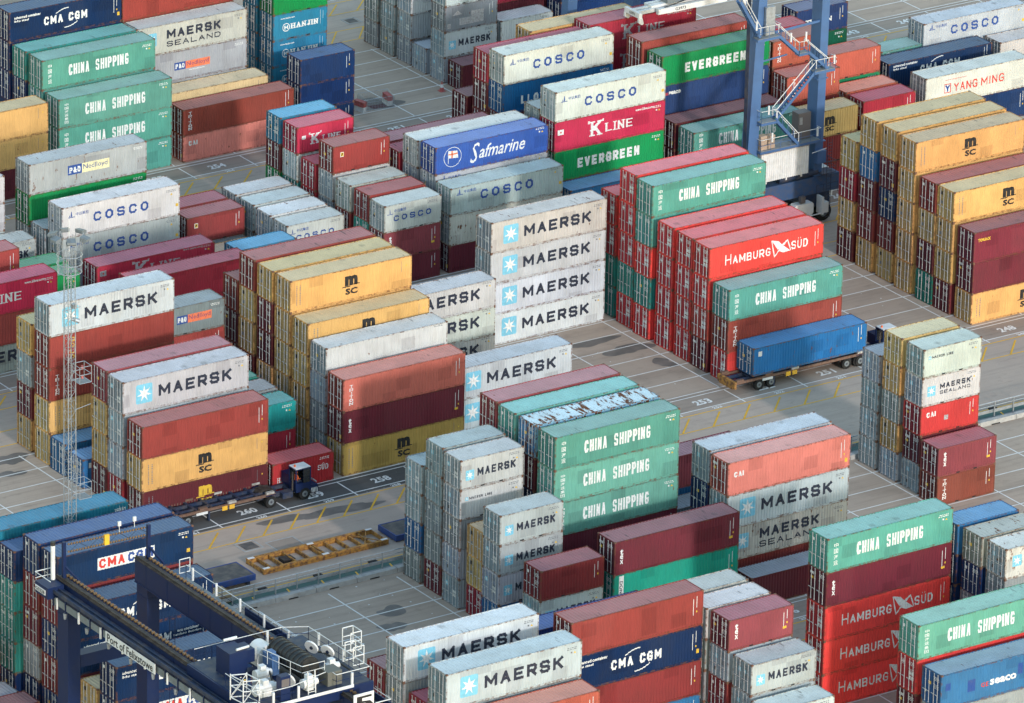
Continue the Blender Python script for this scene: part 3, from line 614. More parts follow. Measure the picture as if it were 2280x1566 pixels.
STACKS=[
(52.62, 2.45, 40, 0, 'front row', 'MSC:h:2:1 P:h:2:1 TO:h:2:1'),
(52.46, 5.4, 40, 0, 'second row back', 'P:h:2:1 MSC:h:2:1 MSC:h:2:1 MSC:h:2:1'),
(52.38, 7.95, 40, 0, 'third row back', 'GRx:h:2:1 P:h:2:1 MSC:h:2:1 RB:h:2:1'),
(52.37, 11.07, 40, 0, 'fourth row back', 'MSC:h:2:1 MSC:h:2:1 MSC:h:2:1 MSC:h:2:1 MSC:h:2:1'),
(52.61, 14.16, 40, 0, 'fifth row back', 'MSC:h:2:1 R:h:2:1 N:h:2:1 P:h:2:1 MSC:h:2:1'),
(52.6, 17.2, 40, 0, 'sixth row back', 'MSC:h:2:1 R:h:2:1 P:h:2:1 B:h:2:1 MSC:h:2:1'),
(52.65, 20.15, 40, 0, 'seventh row back', 'P:h:2:1 MSC:h:2:1 CR:h:2:1 MSC:h:2:1'),
(25.94, 2.3, 40, 1, 'front row', 'HS:h:2:1 TR:h:2:1 CS:h:2:1'),
(25.9, 5.27, 40, 1, 'second row back', 'P:h:2:1 HSb:h:2:1 HS:h:2:1 HS:h:2:1'),
(25.97, 7.95, 40, 1, 'third row back', 'HS:h:2:1 HS:h:2:1 HS:h:2:1 HS:h:2:1'),
(26.03, 10.9, 40, 1, 'fourth row back', 'HS:h:2:1 HS:h:2:1 HS:h:2:1 HS:h:2:1'),
(25.92, 14.07, 40, 1, 'fifth row back', 'HS:h:2:1 T:h:2:1 HS:h:2:1 CS:h:2:1 CS:h:2:1'),
(26.19, 17.03, 40, 1, 'sixth row back', 'HS:h:2:1 T:h:2:1 HS:h:2:1 HS:h:2:1 HS:h:2:1'),
(26.33, 20.07, 40, 1, 'seventh row back', 'T:h:2:1 T:h:2:1 HS:h:2:1 HS:h:2:1'),
(13.11, 20.09, 40, 2, '', 'MK:h:2:0 MK:h:2:0 MK:h:2:1 MKc:h:2:1'),
(-0.6, 17.0, 40, 3, 'second row back', 'MKc:s:2:0 MKc:s:2:0 MKc:s:2:0'),
(-0.6, 5.2, 40, 3, 'front row', 'MK:h:2:0 MK:h:2:0'),
(-13.64, 2.22, 40, 4, 'front row', 'MSCd:h:2:1 TX:h:2:1 TRl:h:2:1'),
(-13.36, 5.4, 40, 4, 'second row back', 'Y:s:1:1 Y:s:2:1 YM:s:2:1 Wr:s:2:1'),
(-13.36, 8.25, 40, 4, 'third row back', 'MSC:h:2:1 MSC:h:2:1 MSC:h:2:1 MSC:h:2:1'),
(-13.33, 11.08, 40, 4, 'fourth row back', 'MSC:h:0:0 MSC:h:2:1 MSC:h:2:1 MSC:h:2:1 MSC:h:2:1'),
(-13.38, 13.85, 40, 4, 'fifth row back', 'P:h:0:0 MSC:h:2:1 P:h:2:1 P:h:2:1 MSC:h:2:1'),
(-13.33, 16.8, 40, 4, 'sixth row back', 'P:h:0:0 P:h:2:1 MSC:h:2:1 MSC:h:2:1 RB:h:2:1'),
(-13.1, 19.75, 40, 4, 'seventh row back', 'P:h:0:0 P:h:1:1 P:h:2:1 RB:h:2:1'),
(-20.68, 2.05, 20, 5, 'front row', 'HS20:s:2:1'),
(-20.7, 7.95, 20, 5, 'second row back', 'CR:s:2:0 T20:s:2:0'),
(-20.6, 11.1, 20, 5, 'third row back', 'Y:s:0:0 Y:s:2:0'),
(-20.6, 14.05, 20, 5, 'fourth row back', 'T:s:0:0 T:s:2:0'),
(-20.5, 19.75, 20, 5, 'fifth row back', 'R:s:0:0 R:s:0:0 RB:s:2:0 PO20:s:2:0'),
(-33.34, 2.05, 40, 6, 'front row', 'MSCm:h:2:1 MSC:h:2:1 RB:h:2:1'),
(-33.36, 5.11, 40, 6, 'second row back', 'CR:h:2:1 YM:h:2:1 YM:h:2:1 MK:h:2:1'),
(-33.21, 7.95, 40, 6, 'third row back', 'P:h:1:1 MSC:h:2:1 MSC:h:2:1 RP:h:2:1'),
(-33.47, 16.8, 40, 6, 'sixth row back', 'MSC:h:2:1 MSC:h:2:1 TR:h:2:1 RG:h:2:1 MK:h:2:1'),
(-33.25, 20.15, 40, 6, 'seventh row back', 'MSC:h:2:1 P:h:2:1 YM:h:2:1 MSC:h:2:1'),
(-33.6, 11.1, 20, 6, 'fourth row back', 'B:s:2:1'),
(-33.6, 14.05, 40, 6, 'fifth row back', 'B:h:2:1'),
(-33.14, 36.65, 40, 7, 'front row', 'MKd:s:2:0 RB:h:2:0 KL:h:2:0'),
(-33.5, 42.55, 40, 7, 'second row back', 'R:h:0:0 R:h:0:0 RB:h:2:0'),
(-20.67, 45.5, 20, 8, 'second row back', 'G20:s:0:0 G20:s:2:0'),
(-20.32, 51.71, 20, 8, 'third row back', 'MK20:s:0:0 MK20:s:2:0'),
(-27.87, 54.75, 40, 7, 'third row back', 'W:s:0:0 W:s:1:0 W:s:2:0 Wr:s:2:0'),
(-13.3, 54.47, 40, 9, 'fifth row back', 'Y:s:0:0 Y:s:1:1 EV:h:2:1 PO:h:2:1'),
(-13.35, 51.75, 40, 9, 'fourth row back', 'COg:h:0:0 COg:h:2:1'),
(-13.26, 48.85, 40, 9, 'third row back', 'COg:h:2:0 COg:h:2:1 CO:h:2:1'),
(-13.34, 42.76, 40, 9, 'second row back', 'CR:s:0:0 KLb:s:2:1'),
(-21.1, 42.75, 20, 8, 'front row', 'EV20:s:0:0 EV20:s:2:0'),
(-13.2, 36.85, 40, 9, 'front row', 'CR:h:1:0 CR:h:2:0'),
(-0.27, 48.85, 20, 10, 'third row back', 'Y:s:2:0 RBd:s:2:1'),
(-0.34, 51.56, 20, 10, 'fourth row back', 'P:s:0:0 RBd:s:2:0'),
(-0.4, 45.7, 20, 10, 'second row back', 'MSC20:s:1:0'),
(-0.5, 39.8, 20, 10, 'front row', 'HJ20:s:0:0 HJ20:s:2:1'),
(6.38, 42.69, 20, 11, 'front row', 'Y:s:0:0 CO20:s:2:1'),
(6.49, 45.68, 20, 11, 'second row back', 'Y:s:0:0 Wr:s:2:1'),
(6.61, 48.72, 20, 11, 'third row back', 'Y:s:1:1 W:s:2:1'),
(6.61, 51.75, 20, 11, 'fourth row back', 'Y:s:0:0 Wd:s:2:1'),
(12.8, 36.65, 20, 12, 'front row', 'P:s:2:0 TX20:s:2:1 CO20:s:2:1'),
(13.09, 39.67, 20, 12, 'second row back', 'P:s:0:0 T:s:1:1 R20:s:2:1'),
(13.01, 42.63, 20, 12, 'third row back', 'R:s:0:0 R:s:2:1 COg20:s:2:1'),
(13.28, 45.9, 20, 12, 'fourth row back', 'Y:s:0:0 Y:s:1:1 W:s:2:1 R20:s:2:1'),
(13.27, 48.85, 20, 12, 'fifth row back', 'CR:s:0:0 CR:s:1:1 CR:s:2:1'),
(13.18, 51.8, 20, 12, 'sixth row back', 'Y:s:0:0 T:s:1:1 CO20:s:2:1 KL20:s:2:1'),
(13.24, 54.75, 20, 12, 'seventh row back', 'Y:s:0:0 EV20:s:1:1 P:s:2:1 HJ20:s:2:1'),
(19.85, 36.65, 40, 13, 'front row', 'P:s:2:1 NY:h:2:1 COg:s:2:1'),
(20.13, 39.6, 40, 13, 'second row back', 'Y:h:0:0 COg:h:0:0 COg:s:2:1 SF:s:2:1'),
(20.22, 42.68, 40, 13, 'third row back', 'COg:h:0:0 COg:s:0:0 COg:s:2:1 COw:s:2:1'),
(20.18, 45.65, 40, 13, 'fourth row back', 'CR:h:0:0 CR:h:0:0 CR:h:2:1'),
(20.5, 48.45, 40, 13, 'fifth row back', 'R:h:0:0 R:h:0:0 RP:h:1:0'),
(33.2, 37.05, 40, 14, 'front row', 'B:s:0:0 B:s:2:1'),
(33.06, 39.6, 40, 14, 'second row back', 'P:s:0:0 RB:s:2:0 EV:h:2:1 KL:h:2:1 CO:h:2:1'),
(33.39, 42.66, 20, 14, 'third row back', 'Y:h:0:0 Y:h:0:0 Y:h:0:0 COg20:s:1:1'),
(33.65, 48.85, 40, 14, 'fourth row back', 'G:h:0:0 P:h:0:0 P:h:1:1 LT:h:2:1 CO:h:2:1'),
(33.59, 51.4, 40, 14, 'fifth row back', 'EV:s:0:0 P:s:0:0 P:h:1:1 P:h:2:1 CR:h:2:1'),
(33.58, 54.75, 20, 14, 'sixth row back', 'P:h:0:0 P:h:0:0 P:h:2:1'),
(40.4, 54.55, 40, 14, 'seventh row back', 'R:s:0:0 MSC:s:0:0 MSC:h:0:0 MSC:h:0:0 MSC:h:2:1'),
(46.48, 36.66, 40, 15, 'front row', 'CS:h:2:0 CS:h:2:0 CS:s:2:1'),
(46.44, 39.6, 40, 15, 'second row back', 'P:h:0:0 P:h:1:1 P:s:2:1'),
(46.9, 42.55, 40, 15, 'third row back', 'P:s:0:0 RB:s:0:0 RB:h:0:0 GS:h:2:0 EV:h:2:1'),
(46.65, 45.5, 40, 15, 'fourth row back', 'P:h:0:0 P:h:0:0 P:h:0:0 P:h:1:0 RB:h:2:1'),
(45.06, 51.8, 40, 15, 'fifth row back', 'P:h:0:0 P:h:0:0 KLb:h:0:0 KLb:h:2:0 KLb:h:2:1'),
(59.12, 36.67, 20, 16, 'front row', 'R:s:2:1 R:s:2:1 MSC20:s:2:1'),
(59.34, 40.0, 20, 16, 'second row back', 'R:s:0:0 R:s:0:0 R:s:2:0 TR20:s:2:1'),
(59.6, 42.75, 20, 16, 'third row back', 'R:s:0:0 R:s:0:0 R:s:0:0 R:s:2:1 TR20:s:2:1'),
(59.6, 45.7, 20, 16, 'fourth row back', 'R:s:0:0 R:s:0:0 R:s:0:0 R:s:0:0 CR:s:2:0'),
(65.89, 36.82, 20, 17, 'front row', 'R:s:0:0 R:s:1:0 CR:s:2:1'),
(65.95, 39.7, 20, 17, 'second row back', 'R:s:0:0 R:s:0:0 TRo:s:2:1'),
(66.27, 42.95, 20, 17, 'third row back', 'R:s:0:0 T:s:0:0 G20:s:2:0 TR20:s:2:1'),
(71, 54.55, 20, 18, '', 'Y:s:0:0 Y:s:0:0 EVd:s:2:0 TT:s:2:1'),
(73.13, 36.85, 40, 19, 'front row', 'Y:h:1:0 N:h:2:0 YG:h:2:1'),
(73.07, 42.55, 40, 19, 'second row back', 'Y:h:0:0 Y:h:0:0 CM:s:2:1'),
(74.54, 45.72, 20, 19, 'third row back', 'Y:h:0:0 T:h:0:0 CS20:s:2:0'),
(79.3, 45.5, 40, 20, 'second row back', 'Y:s:0:0 Y:s:0:0 W:s:0:0 COg:s:2:1'),
(86.4, 42.75, 40, 20, 'front row', 'Y:h:0:0 Y:s:0:0 Wd:s:2:1'),
(14.16, 73.09, 40, 21, 'front row', 'CA:s:2:1 TR:s:2:1'),
(13.14, 76.04, 40, 21, 'second row back', 'MSC:h:0:0 MSCp:h:2:0'),
(12.6, 79.0, 40, 21, 'third row back', 'Y:h:0:0 MLg:h:2:0 POo:h:2:0 MS:h:2:0'),
(12.8, 81.75, 40, 21, 'fourth row back', 'P:h:0:0 P:h:0:0 P:h:0:0 RB:h:2:0 RB:h:2:0'),
(0.75, 73.1, 40, 22, 'front row', 'CS:h:2:0 CS:h:2:1 CS6:h:2:1'),
(0.73, 76.05, 40, 22, 'second row back', 'N:h:0:0 N:h:0:0 CS:h:2:1 CS:h:2:1'),
(0.71, 79.0, 40, 22, 'third row back', 'N:h:0:0 N:h:0:0 N:h:2:1 T:h:2:1'),
(0.7, 81.95, 40, 22, 'fourth row back', 'N:h:0:0 N:h:1:0 N:h:2:1 N:h:2:1 CM:h:2:1'),
(-12.56, 73.1, 40, 23, '', 'P:h:2:0 MSC:h:2:0 MSC:h:2:0'),
(27.07, 73.1, 20, 24, 'front row', 'N:s:2:0 N:s:2:1 N:s:2:1'),
(27.6, 78.8, 20, 24, 'second row back', 'HJ20:s:0:0 HJ20:s:2:1 HJ20:s:2:1 HJ20:s:2:1 EV20:s:2:1'),
(27.6, 81.75, 20, 24, 'third row back', 'HJ20:s:0:0 HJ20:s:2:1 HJ20:s:2:1 HJ20:s:2:1 HJ20:s:1:1'),
(47.1, 90.6, 20, 25, 'sixth row back', 'Y:s:2:1 Y:s:2:1 Y:s:0:0 Y:s:0:0'),
(47.1, 87.65, 20, 25, 'fifth row back', 'Y:s:2:1 YM:s:2:1 YM:s:1:1 B:s:0:0'),
(47.1, 84.7, 20, 25, 'fourth row back', 'Y:s:2:1 YM:s:2:1 ML20:s:2:1 MK20:s:0:0'),
(47.04, 81.9, 20, 25, 'third row back', 'YM:s:2:1'),
(47.1, 78.8, 20, 25, 'second row back', 'YM:s:2:1 MK20:s:2:1 OO:s:2:1 W:s:2:1'),
(47.31, 76.05, 20, 25, 'front row', 'P:s:2:1'),
(53.61, 78.82, 20, 26, 'front row', 'W:s:0:0 W:s:2:1'),
(54, 81.75, 40, 26, 'third row back', 'P:h:0:0 P:h:2:0 KLb:h:2:0'),
(60.6, 78.8, 40, 26, 'second row back', 'N:h:0:0 N:h:2:1 CMw:h:2:0'),
(-20.34, -19.85, 20, 27, 'sixth row back', 'Y:s:2:1 B:s:2:1 YM:s:2:1 YM:s:2:1'),
(-20.33, -22.8, 20, 27, 'fifth row back', 'P:s:2:1 Y:s:2:1 Y:s:2:1 YM:s:2:1 YM:s:2:1'),
(-20.54, -25.75, 20, 27, 'fourth row back', 'YM:s:2:1 YM:s:2:1 Y:s:2:1 ML20:s:2:1 MK20:s:2:1'),
(-20.3, -28.9, 20, 27, 'third row back', 'CR:s:1:1 MSC20:s:1:1 MSC20:s:1:1'),
(-20.65, -31.65, 20, 27, 'second row back', 'B:s:2:1 MK20:s:2:1 MK20:s:2:1 MK20:s:2:1'),
(-20.67, -37.55, 20, 27, 'front row', 'Y:s:0:0 MK20:s:2:1 R:s:2:1'),
(-13.29, -19.98, 40, 28, 'fifth row back', 'P:h:0:0 P:h:0:0 P:h:0:0 N:h:0:0 RP:h:2:1'),
(-13.39, -22.8, 40, 28, 'fourth row back', 'P:h:0:0 N:h:0:0 N:h:0:0 T:h:0:0 CSt:h:2:1'),
(-13.39, -25.75, 40, 28, 'third row back', 'P:h:0:0 N:h:0:0 N:h:1:1 P:h:2:1 RU:h:2:1'),
(-13.47, -28.7, 40, 28, 'second row back', 'P:h:0:0 TX:h:2:0 CS6:h:2:0 CS6:h:2:1 CS:h:2:1'),
(-13.65, -37.55, 40, 28, 'front row', 'N:h:0:0 GR:h:2:1 TX:h:2:1'),
(-0.35, -31.65, 40, 29, 'third row back', 'N:h:0:0 N:h:0:0 N:h:2:1 MKg:h:2:1'),
(-0.58, -34.6, 40, 29, 'second row back', 'R:h:2:0 MS:h:2:0 MK:h:2:1 CA:h:2:1'),
(-0.2, -37.75, 40, 29, 'front row', 'TP:s:2:1'),
(-0.4, -20.05, 40, 29, 'sixth row back', 'B:h:2:0 RP:h:2:0'),
(-0.4, -23.0, 40, 29, 'fifth row back', 'Y:s:2:0'),
(-0.4, -25.95, 40, 29, 'fourth row back', 'Y:s:0:0'),
(25.56, -19.85, 20, 30, 'fourth row back', 'YM:s:2:1 YM:s:2:1 YM:s:2:1 YM:s:2:1'),
(25.5, -22.85, 20, 30, 'third row back', 'YM:s:2:1 MSC:s:2:1 Y:s:2:1 MSC:s:2:1 MSC20:s:2:1'),
(25.56, -25.86, 20, 30, 'second row back', 'YM:s:2:1 P:s:2:1 CA20:s:2:1 MS20:s:2:1 ML20:s:2:1'),
(25.25, -28.82, 20, 30, 'front row', 'TRd:s:2:1 TX20:s:2:1'),
(-59.57, -28.7, 40, 31, 'fourth row back', 'N:h:1:1 R:h:2:1 N:h:2:1 R:h:2:1 CMw:h:2:1'),
(-59.51, -25.75, 40, 31, 'fifth row back', 'N:h:2:1 YC:h:2:1 P:h:2:1 R:h:2:1 N:h:2:1'),
(-60.1, -23.0, 20, 31, 'sixth row back', 'N:s:2:1 T:s:2:1 T:s:2:1 T:s:2:1 N:s:2:1'),
(-60.24, -20.06, 40, 31, 'seventh row back', 'HJ:h:0:0 HJ:h:0:0 HJ:s:0:0 HJ:s:0:0 HJ:s:2:0'),
(-59.7, -31.85, 40, 31, 'third row back', 'R:h:1:0 P:h:2:1 CMa:h:2:1 CM:h:2:1'),
(-59.69, -34.74, 20, 31, 'second row back', 'P:h:0:0 MSC20:h:2:1'),
(-59.67, -37.55, 40, 31, 'front row', 'N:h:0:0 CMw:h:2:1 CM:h:2:1'),
(-46.2, -19.85, 20, 32, '', 'N:s:0:0 CM20:s:0:0'),
(-73.6, -23.0, 40, 33, 'third row back', 'P:h:0:0 TRo:h:0:0'),
(-73.6, -25.95, 40, 33, 'second row back', 'Y:s:1:0'),
(-73.5, -28.9, 40, 33, 'front row', 'P:h:1:0'),
(-46.06, -56.49, 40, 34, 'fourth row back', 'P:h:0:0 Y:h:0:0 Y:h:0:0 Y:h:2:1 MK:h:2:1'),
(-45.82, -59.33, 40, 34, 'third row back', 'P:s:0:0 P:s:0:0 P:h:0:0 CR:h:1:1'),
(-46.06, -62.24, 40, 34, 'second row back', 'Y:h:0:0 Y:h:0:0 Y:h:0:0 Y:h:2:0 MK:h:2:1'),
(-46.36, -65.15, 40, 34, 'front row', 'R:h:0:0 R:h:0:0 R:h:0:0 TRo:h:2:0'),
(-45.94, -53.73, 20, 34, 'fifth row back', 'P:h:0:0 P:h:0:0 P:h:1:1 TXd:h:2:1'),
(-32.86, -59.36, 40, 35, 'front row', 'N:h:0:0 B:h:2:0 R:h:2:0 CM:h:2:0 RB:h:2:1'),
(-33.4, -53.75, 40, 35, 'second row back', 'N:h:0:0 N:h:0:0 N:h:0:0 SB:h:2:0'),
(-20.56, -56.62, 20, 36, 'fifth row back', 'Y:s:0:0 Y:s:0:0 Y:s:0:0 Y:s:0:0 Wd:s:2:0'),
(-20.53, -59.59, 20, 36, 'fourth row back', 'Y:s:0:0 Y:s:1:0 Y:s:2:1 Y:s:2:1 W:s:2:1'),
(-20.36, -62.36, 20, 36, 'third row back', 'P:s:0:0 P:s:0:0 R:s:2:1 YM:s:2:1 TX20:s:2:1'),
(-20.28, -65.3, 20, 36, 'second row back', 'Y:s:0:0 Y:s:0:0 YM:s:2:1 MK20:s:2:1'),
(-20.7, -68.38, 20, 36, 'front row', 'Y:s:0:0 Y:s:0:0 W:s:2:0'),
(-6.87, -56.5, 40, 37, 'third row back', 'HS:h:2:1 HS:h:2:1 HS:h:2:1 TX:h:2:1 CS:h:2:1'),
(-6.73, -68.23, 40, 37, 'second row back', 'P:h:0:0 P:h:2:1 HS:h:2:1 CS6:h:2:1'),
(-6.83, -71.45, 40, 37, 'front row', 'Y:h:0:0 Y:h:2:0 GB:h:2:1'),
(5.68, -56.7, 20, 38, 'third row back', 'N:s:0:0 N:s:0:0 N:s:2:1 N:s:2:1 B:s:2:1'),
(5.81, -59.65, 20, 38, 'second row back', 'Y:s:0:0 Y:s:0:0 Y:s:1:1 N:s:2:1 Yd:s:2:1'),
(5.98, -62.51, 20, 38, 'front row', 'Y:s:0:0 Y:s:0:0 Y:s:0:0 Y:s:2:1 MKs:s:2:1'),
]
# ------------------------------------------------------------------ container pieces (shared mesh data)
W_ = 2.438
def L_of(n): return 6.058 if n == 20 else 12.192
def body_geo(mb, L, H, fold=True, mi=0):
    br = corr_breaks(L)
    xs = [(.1, 0)] + br + [(L-.1, 0)]
    for (a, i), (b, j) in zip(xs[:-1], xs[1:]):
        for y0, s_ in ((.012, 1), (W_-.012, -1)):
            ya, yb = y0 + s_*CD*i, y0 + s_*CD*j
            if s_ > 0: mb.quad((a, ya, .14), (b, yb, .14), (b, yb, H-.08), (a, ya, H-.08), mi)
            else: mb.quad((b, yb, .14), (a, ya, .14), (a, ya, H-.08), (b, yb, H-.08), mi)
    n = 8; y0, st = .12, (W_-.24)/8
    for k in range(n):                                                     # far end wall
        y = y0 + k*st; x = L-.02
        for (ya, xa, yb, xb) in ((y, x, y+.3*st, x), (y+.3*st, x, y+.5*st, x-.04), (y+.5*st, x-.04, y+.8*st, x-.04), (y+.8*st, x-.04, y+st, x)):
            mb.quad((xa, ya, .12), (xb, yb, .12), (xb, yb, H-.1), (xa, ya, H-.1), mi)
    mb.quad((.05, .05, .1), (.05, W_-.05, .1), (L-.05, W_-.05, .1), (L-.05, .05, .1), mi)
def roof_geo(mb, L, H, mi=0):
    n = int((L-.5)/.30); st = (L-.36)/n; x = .18; z = H-.035; d_ = .042; y0, y1 = .05, W_-.05
    mb.quad((.05, y0, z), (x, y0, z), (x, y1, z), (.05, y1, z), mi); mb.quad((L-.18, y0, z), (L-.05, y0, z), (L-.05, y1, z), (L-.18, y1, z), mi)
    for k in range(n):
        a = x + k*st
        for (xa, za, xb, zb) in ((a, z, a+.3*st, z), (a+.3*st, z, a+.5*st, z-d_), (a+.5*st, z-d_, a+.8*st, z-d_), (a+.8*st, z-d_, a+st, z)):
            mb.quad((xa, y0, za), (xb, y0, zb), (xb, y1, zb), (xa, y1, za), mi)
def frame_geo(mb, L, H, mi=0, mc=1, md=2, cast=True):
    for y in (0, W_-.07):
        mb.box(.17, y, 0, L-.17, y+.07, .15, mi); mb.box(.17, y, H-.10, L-.17, y+.07, H-.015, mi)
    for x in (.004, L-.114):
        for y in (.004, W_-.134): mb.box(x, y, .1, x+.11, y+.13, H-.1, mi)
    for x in (.012, L-.092): mb.box(x, .17, 0, x+.08, W_-.17, .14, mi); mb.box(x, .17, H-.13, x+.08, W_-.17, H-.012, mi)
    if cast:
        for x in (-.003, L-.175):
            for y in (-.003, W_-.159):
                for z in (0, H-.118): mb.box(x, y, z, x+.178, y+.162, z+.122 if z else .118, mc)
        if L < 7:
            for x in (1.95, 3.75): mb.box(x, -.004, .02, x+.36, .05, .13, md)
def door_mesh(H):
    mb = MB(); w2 = 1.06; z0, z1 = .15, H-.15
    mb.box(.072, 0, z0, .09, w2, z1)
    for a, b in ((0, .07), (w2-.07, w2)): mb.box(.03, a, z0, .073, b, z1)
    zs = [z0, z0+.42*(z1-z0)*.5, z0+.42*(z1-z0), z0+.63*(z1-z0), z0+.82*(z1-z0), z1-.07]
    for z in zs: mb.box(.032, .07, z, .073, w2-.07, z+.08)
    for a in (-.015, w2+.002): mb.box(.035, a, z0-.01, .08, a+.013, z1+.01, 1)
    mb.box(.035, 0, z1, .08, w2, z1+.02, 1); mb.box(.035, 0, z0-.02, .08, w2, z0, 1)
    return mb.mesh("door", [M_SIDE, M_DARK])
def rod_mesh(H):
    mb = MB(); mb.tube((0, 0, .1), (0, 0, H-.1), .030, 5)
    for z in (.14, H*.33, H*.66, H-.16): mb.box(-.035, -.05, z, .02, .05, z+.05)
    mb.box(-.045, -.02, 1.05, -.02, .3, 1.1)
    return mb.mesh("lock_rod", [M_ROD])
_m = {}
def pieces(L, H):
    k = (L, H)
    if k not in _m:
        a = MB(); body_geo(a, L, H); b = MB(); roof_geo(b, L, H); c = MB(); frame_geo(c, L, H)
        _m[k] = (a.mesh("container_body", [M_SIDE]), b.mesh("roof", [M_ROOF]), c.mesh("frame", [M_FRAME, M_RUST, M_DARK]), door_mesh(H), rod_mesh(H))
    return _m[k]
def door_marks(code, H, var):
    """printed plates and numbers on the door end (faces -x)"""
    key = ('dm', code, H, var)
    if key in _m: return _m[key]
    r_ = random.Random(hash(key[1:]) if False else sum(map(ord, code))*7+var); mb = MB(); x = .026; mats = []
    def mi(k):
        if k not in mats: mats.append(k)
        return mats.index(k)
    def rc(y0, z0, y1, z1, k, dx=0): mb.quad((x-dx, y1, z0), (x-dx, y0, z0), (x-dx, y0, z1), (x-dx, y1, z1), mi(k))
    fam = 'hs' if code in ('HS', 'HSb') else 'mk' if code[:2] in ('MK', 'ML', 'MS') and not code.startswith('MSC') or code == 'YM' else 'msc' if code.startswith('MSC') else 'co' if code[:2] == 'CO' or code in ('EV', 'EV20', 'HJ20') else 'tx' if code in ('TX', 'TX20', 'CA', 'CA20', 'GR', 'P') else 'g'
    def txt(y1, y0, z, n, k, h=.06, dz=.12):                            # y1 is the left end as seen
        for i in range(n):
            yy = y1 - r_.uniform(0, .1)
            while yy > y0+.06:
                w2 = r_.uniform(.06, .18); rc(max(yy-w2, y0), z-i*dz-h, yy, z-i*dz, k); yy -= w2+.05
    white = 'w' if fam != 'mk' and code not in ('MSC', 'MSC20') else 'g'
    txt(1.05, .32, H-.38, 3, white)
    if r_.random() < .8: txt(.95, .35, H-1.0, 4, white, .045, .10)
    if fam == 'hs':
        c = (1.75, H-.65)
        for a in (20, 75, 110, 160, 200, 250, 290, 340):
            p = (c[0]+.26*math.cos(R(a)), c[1]+.26*math.sin(R(a))); q = Vector((-math.sin(R(a)), math.cos(R(a))))*.03
            mb.quad((x, c[0]-q.x, c[1]-q.y), (x, p[0]-q.x*.5, p[1]-q.y*.5), (x, p[0]+q.x*.5, p[1]+q.y*.5), (x, c[0]+q.x, c[1]+q.y), mi('w'))
        for yy in (.72, .38):
            for zz in (1.42, 1.05): rc(yy, zz, yy+.27, zz+.29, 'w')
        rc(.35, .35, .6, .6, 'k')
    elif fam == 'mk':
        yy = 1.8 if var % 2 else 1.55; zz = H-.85
        rc(yy-.16, zz-.18, yy+.16, zz+.18, 'c'); rc(yy-.07, zz-.09, yy+.07, zz+.09, 'w', .003)
        if var == 2: rc(.75, zz-.2, 1.0, zz+.16, 'c'); rc(.82, zz-.12, .93, zz+.08, 'w', .003)
        if var == 1:
            for yy in (.75, .42):
                for z2 in (1.2, .9): rc(yy, z2, yy+.26, z2+.22, 'w')
        if var == 0: rc(1.5, .5, 1.75, .8, 'k')
    elif fam == 'msc':
        rc(1.7, H-.75, 1.98, H-.42, 'k'); rc(1.66, H-1.6, 1.92, H-1.3, 'g')
        if var != 1: rc(.3, .35, .58, .58, 'y')
    elif fam == 'co':
        rc(1.65, H-.75, 1.95, H-.4, 'w'); rc(1.72, H-.68, 1.88, H-.48, 'n', .003); rc(1.62, 1.0, 1.85, 1.3, 'k'); rc(1.5, H-1.3, 1.7, H-1.1, 'y')
        if code == 'HJ20':
            for z2 in (1.25, .9): rc(.45, z2, .72, z2+.25, 'w'); rc(.78, z2, 1.05, z2+.25, 'w')
    elif fam == 'tx':
        txt(2.2, 1.62, H-.45, 1, 'w', .22); rc(1.75, H-1.05, 2.1, H-.85, 'y') if var else rc(.3, .4, .6, .75, 'y')
    else:
        if var == 0: rc(1.75, H-.7, 2.05, H-.45, 'w')
        if var == 1: rc(1.3, H-1.2, 1.65, H-.95, 'y'); rc(1.85, .9, 2.05, 1.1, 'w')
        if var == 2: txt(2.15, 1.5, H-.45, 2, 'w', .08)
    me = mb.mesh("door_marking", [MATS[k] for k in mats]); _m[key] = me
    return me

DEFR = random.Random(11)
used_deco = {}
def lettering(code, L):
    k = (code, L)
    if k not in used_deco:
        d_ = deco(code, L); used_deco[k] = d_.meshes(L) if d_ else None
    return used_deco[k]
LEV = ["top of stack", "second down", "third down", "fourth down", "fifth down"]
hid = MB(); hidc = []
def build_container(x, y, z, n, code, H, label, group, side, door):
    L = L_of(n); side_c, rust, door_c, look = LOOK[code]
    body, roof, frame, dm, rm = pieces(L, H)
    r_ = DEFR; k = r_.uniform(.88, 1.10); ru_ = r_.uniform(.6, 1.35); rust = rust if code == 'RU' else min(1, rust*ru_)
    hue = [r_.uniform(.95, 1.06) for _ in range(3)]
    tint = lambda c_, f=1.0: tuple(min(.88, c_[i]*k*hue[i]*f) for i in range(3)) + (rust,)
    name = "long_shipping_container" if n == 40 else "short_shipping_container"
    o = link(name, body, None, (x, y, z), label=label, cat="shipping container", group=group); o.color = tint(side_c)
    o.rotation_euler = (0, 0, r_.uniform(-.0012, .0012))
    q = link("roof", roof, o); rc = ROOF.get(code); q.color = tint(tuple(a*1.22+.015 for a in rc) if rc else tuple(a*.98+.17 for a in side_c))  # roof colour lifted further, skylight painted in
    q = link("frame", frame, o); q.color = tint(side_c, .92)
    for yy in (.155, 1.223):
        dd = link("door", dm, o, (0, yy, 0)); dd.color = tint(door_c)
        if door:
            for yr in (.30, .76): rd = link("lock_rod", rm, dd, (.012, yr, 0))
    if door: link("door_marking", door_marks(code, H, r_.randrange(3)), o, kind="stuff")
    if side:
        for nm, me in (lettering(code, L) or ()):
            if nm == 'small_markings': link(nm, me, o, kind="stuff")
            else: link(nm, me, o)
    return o
nth = {}
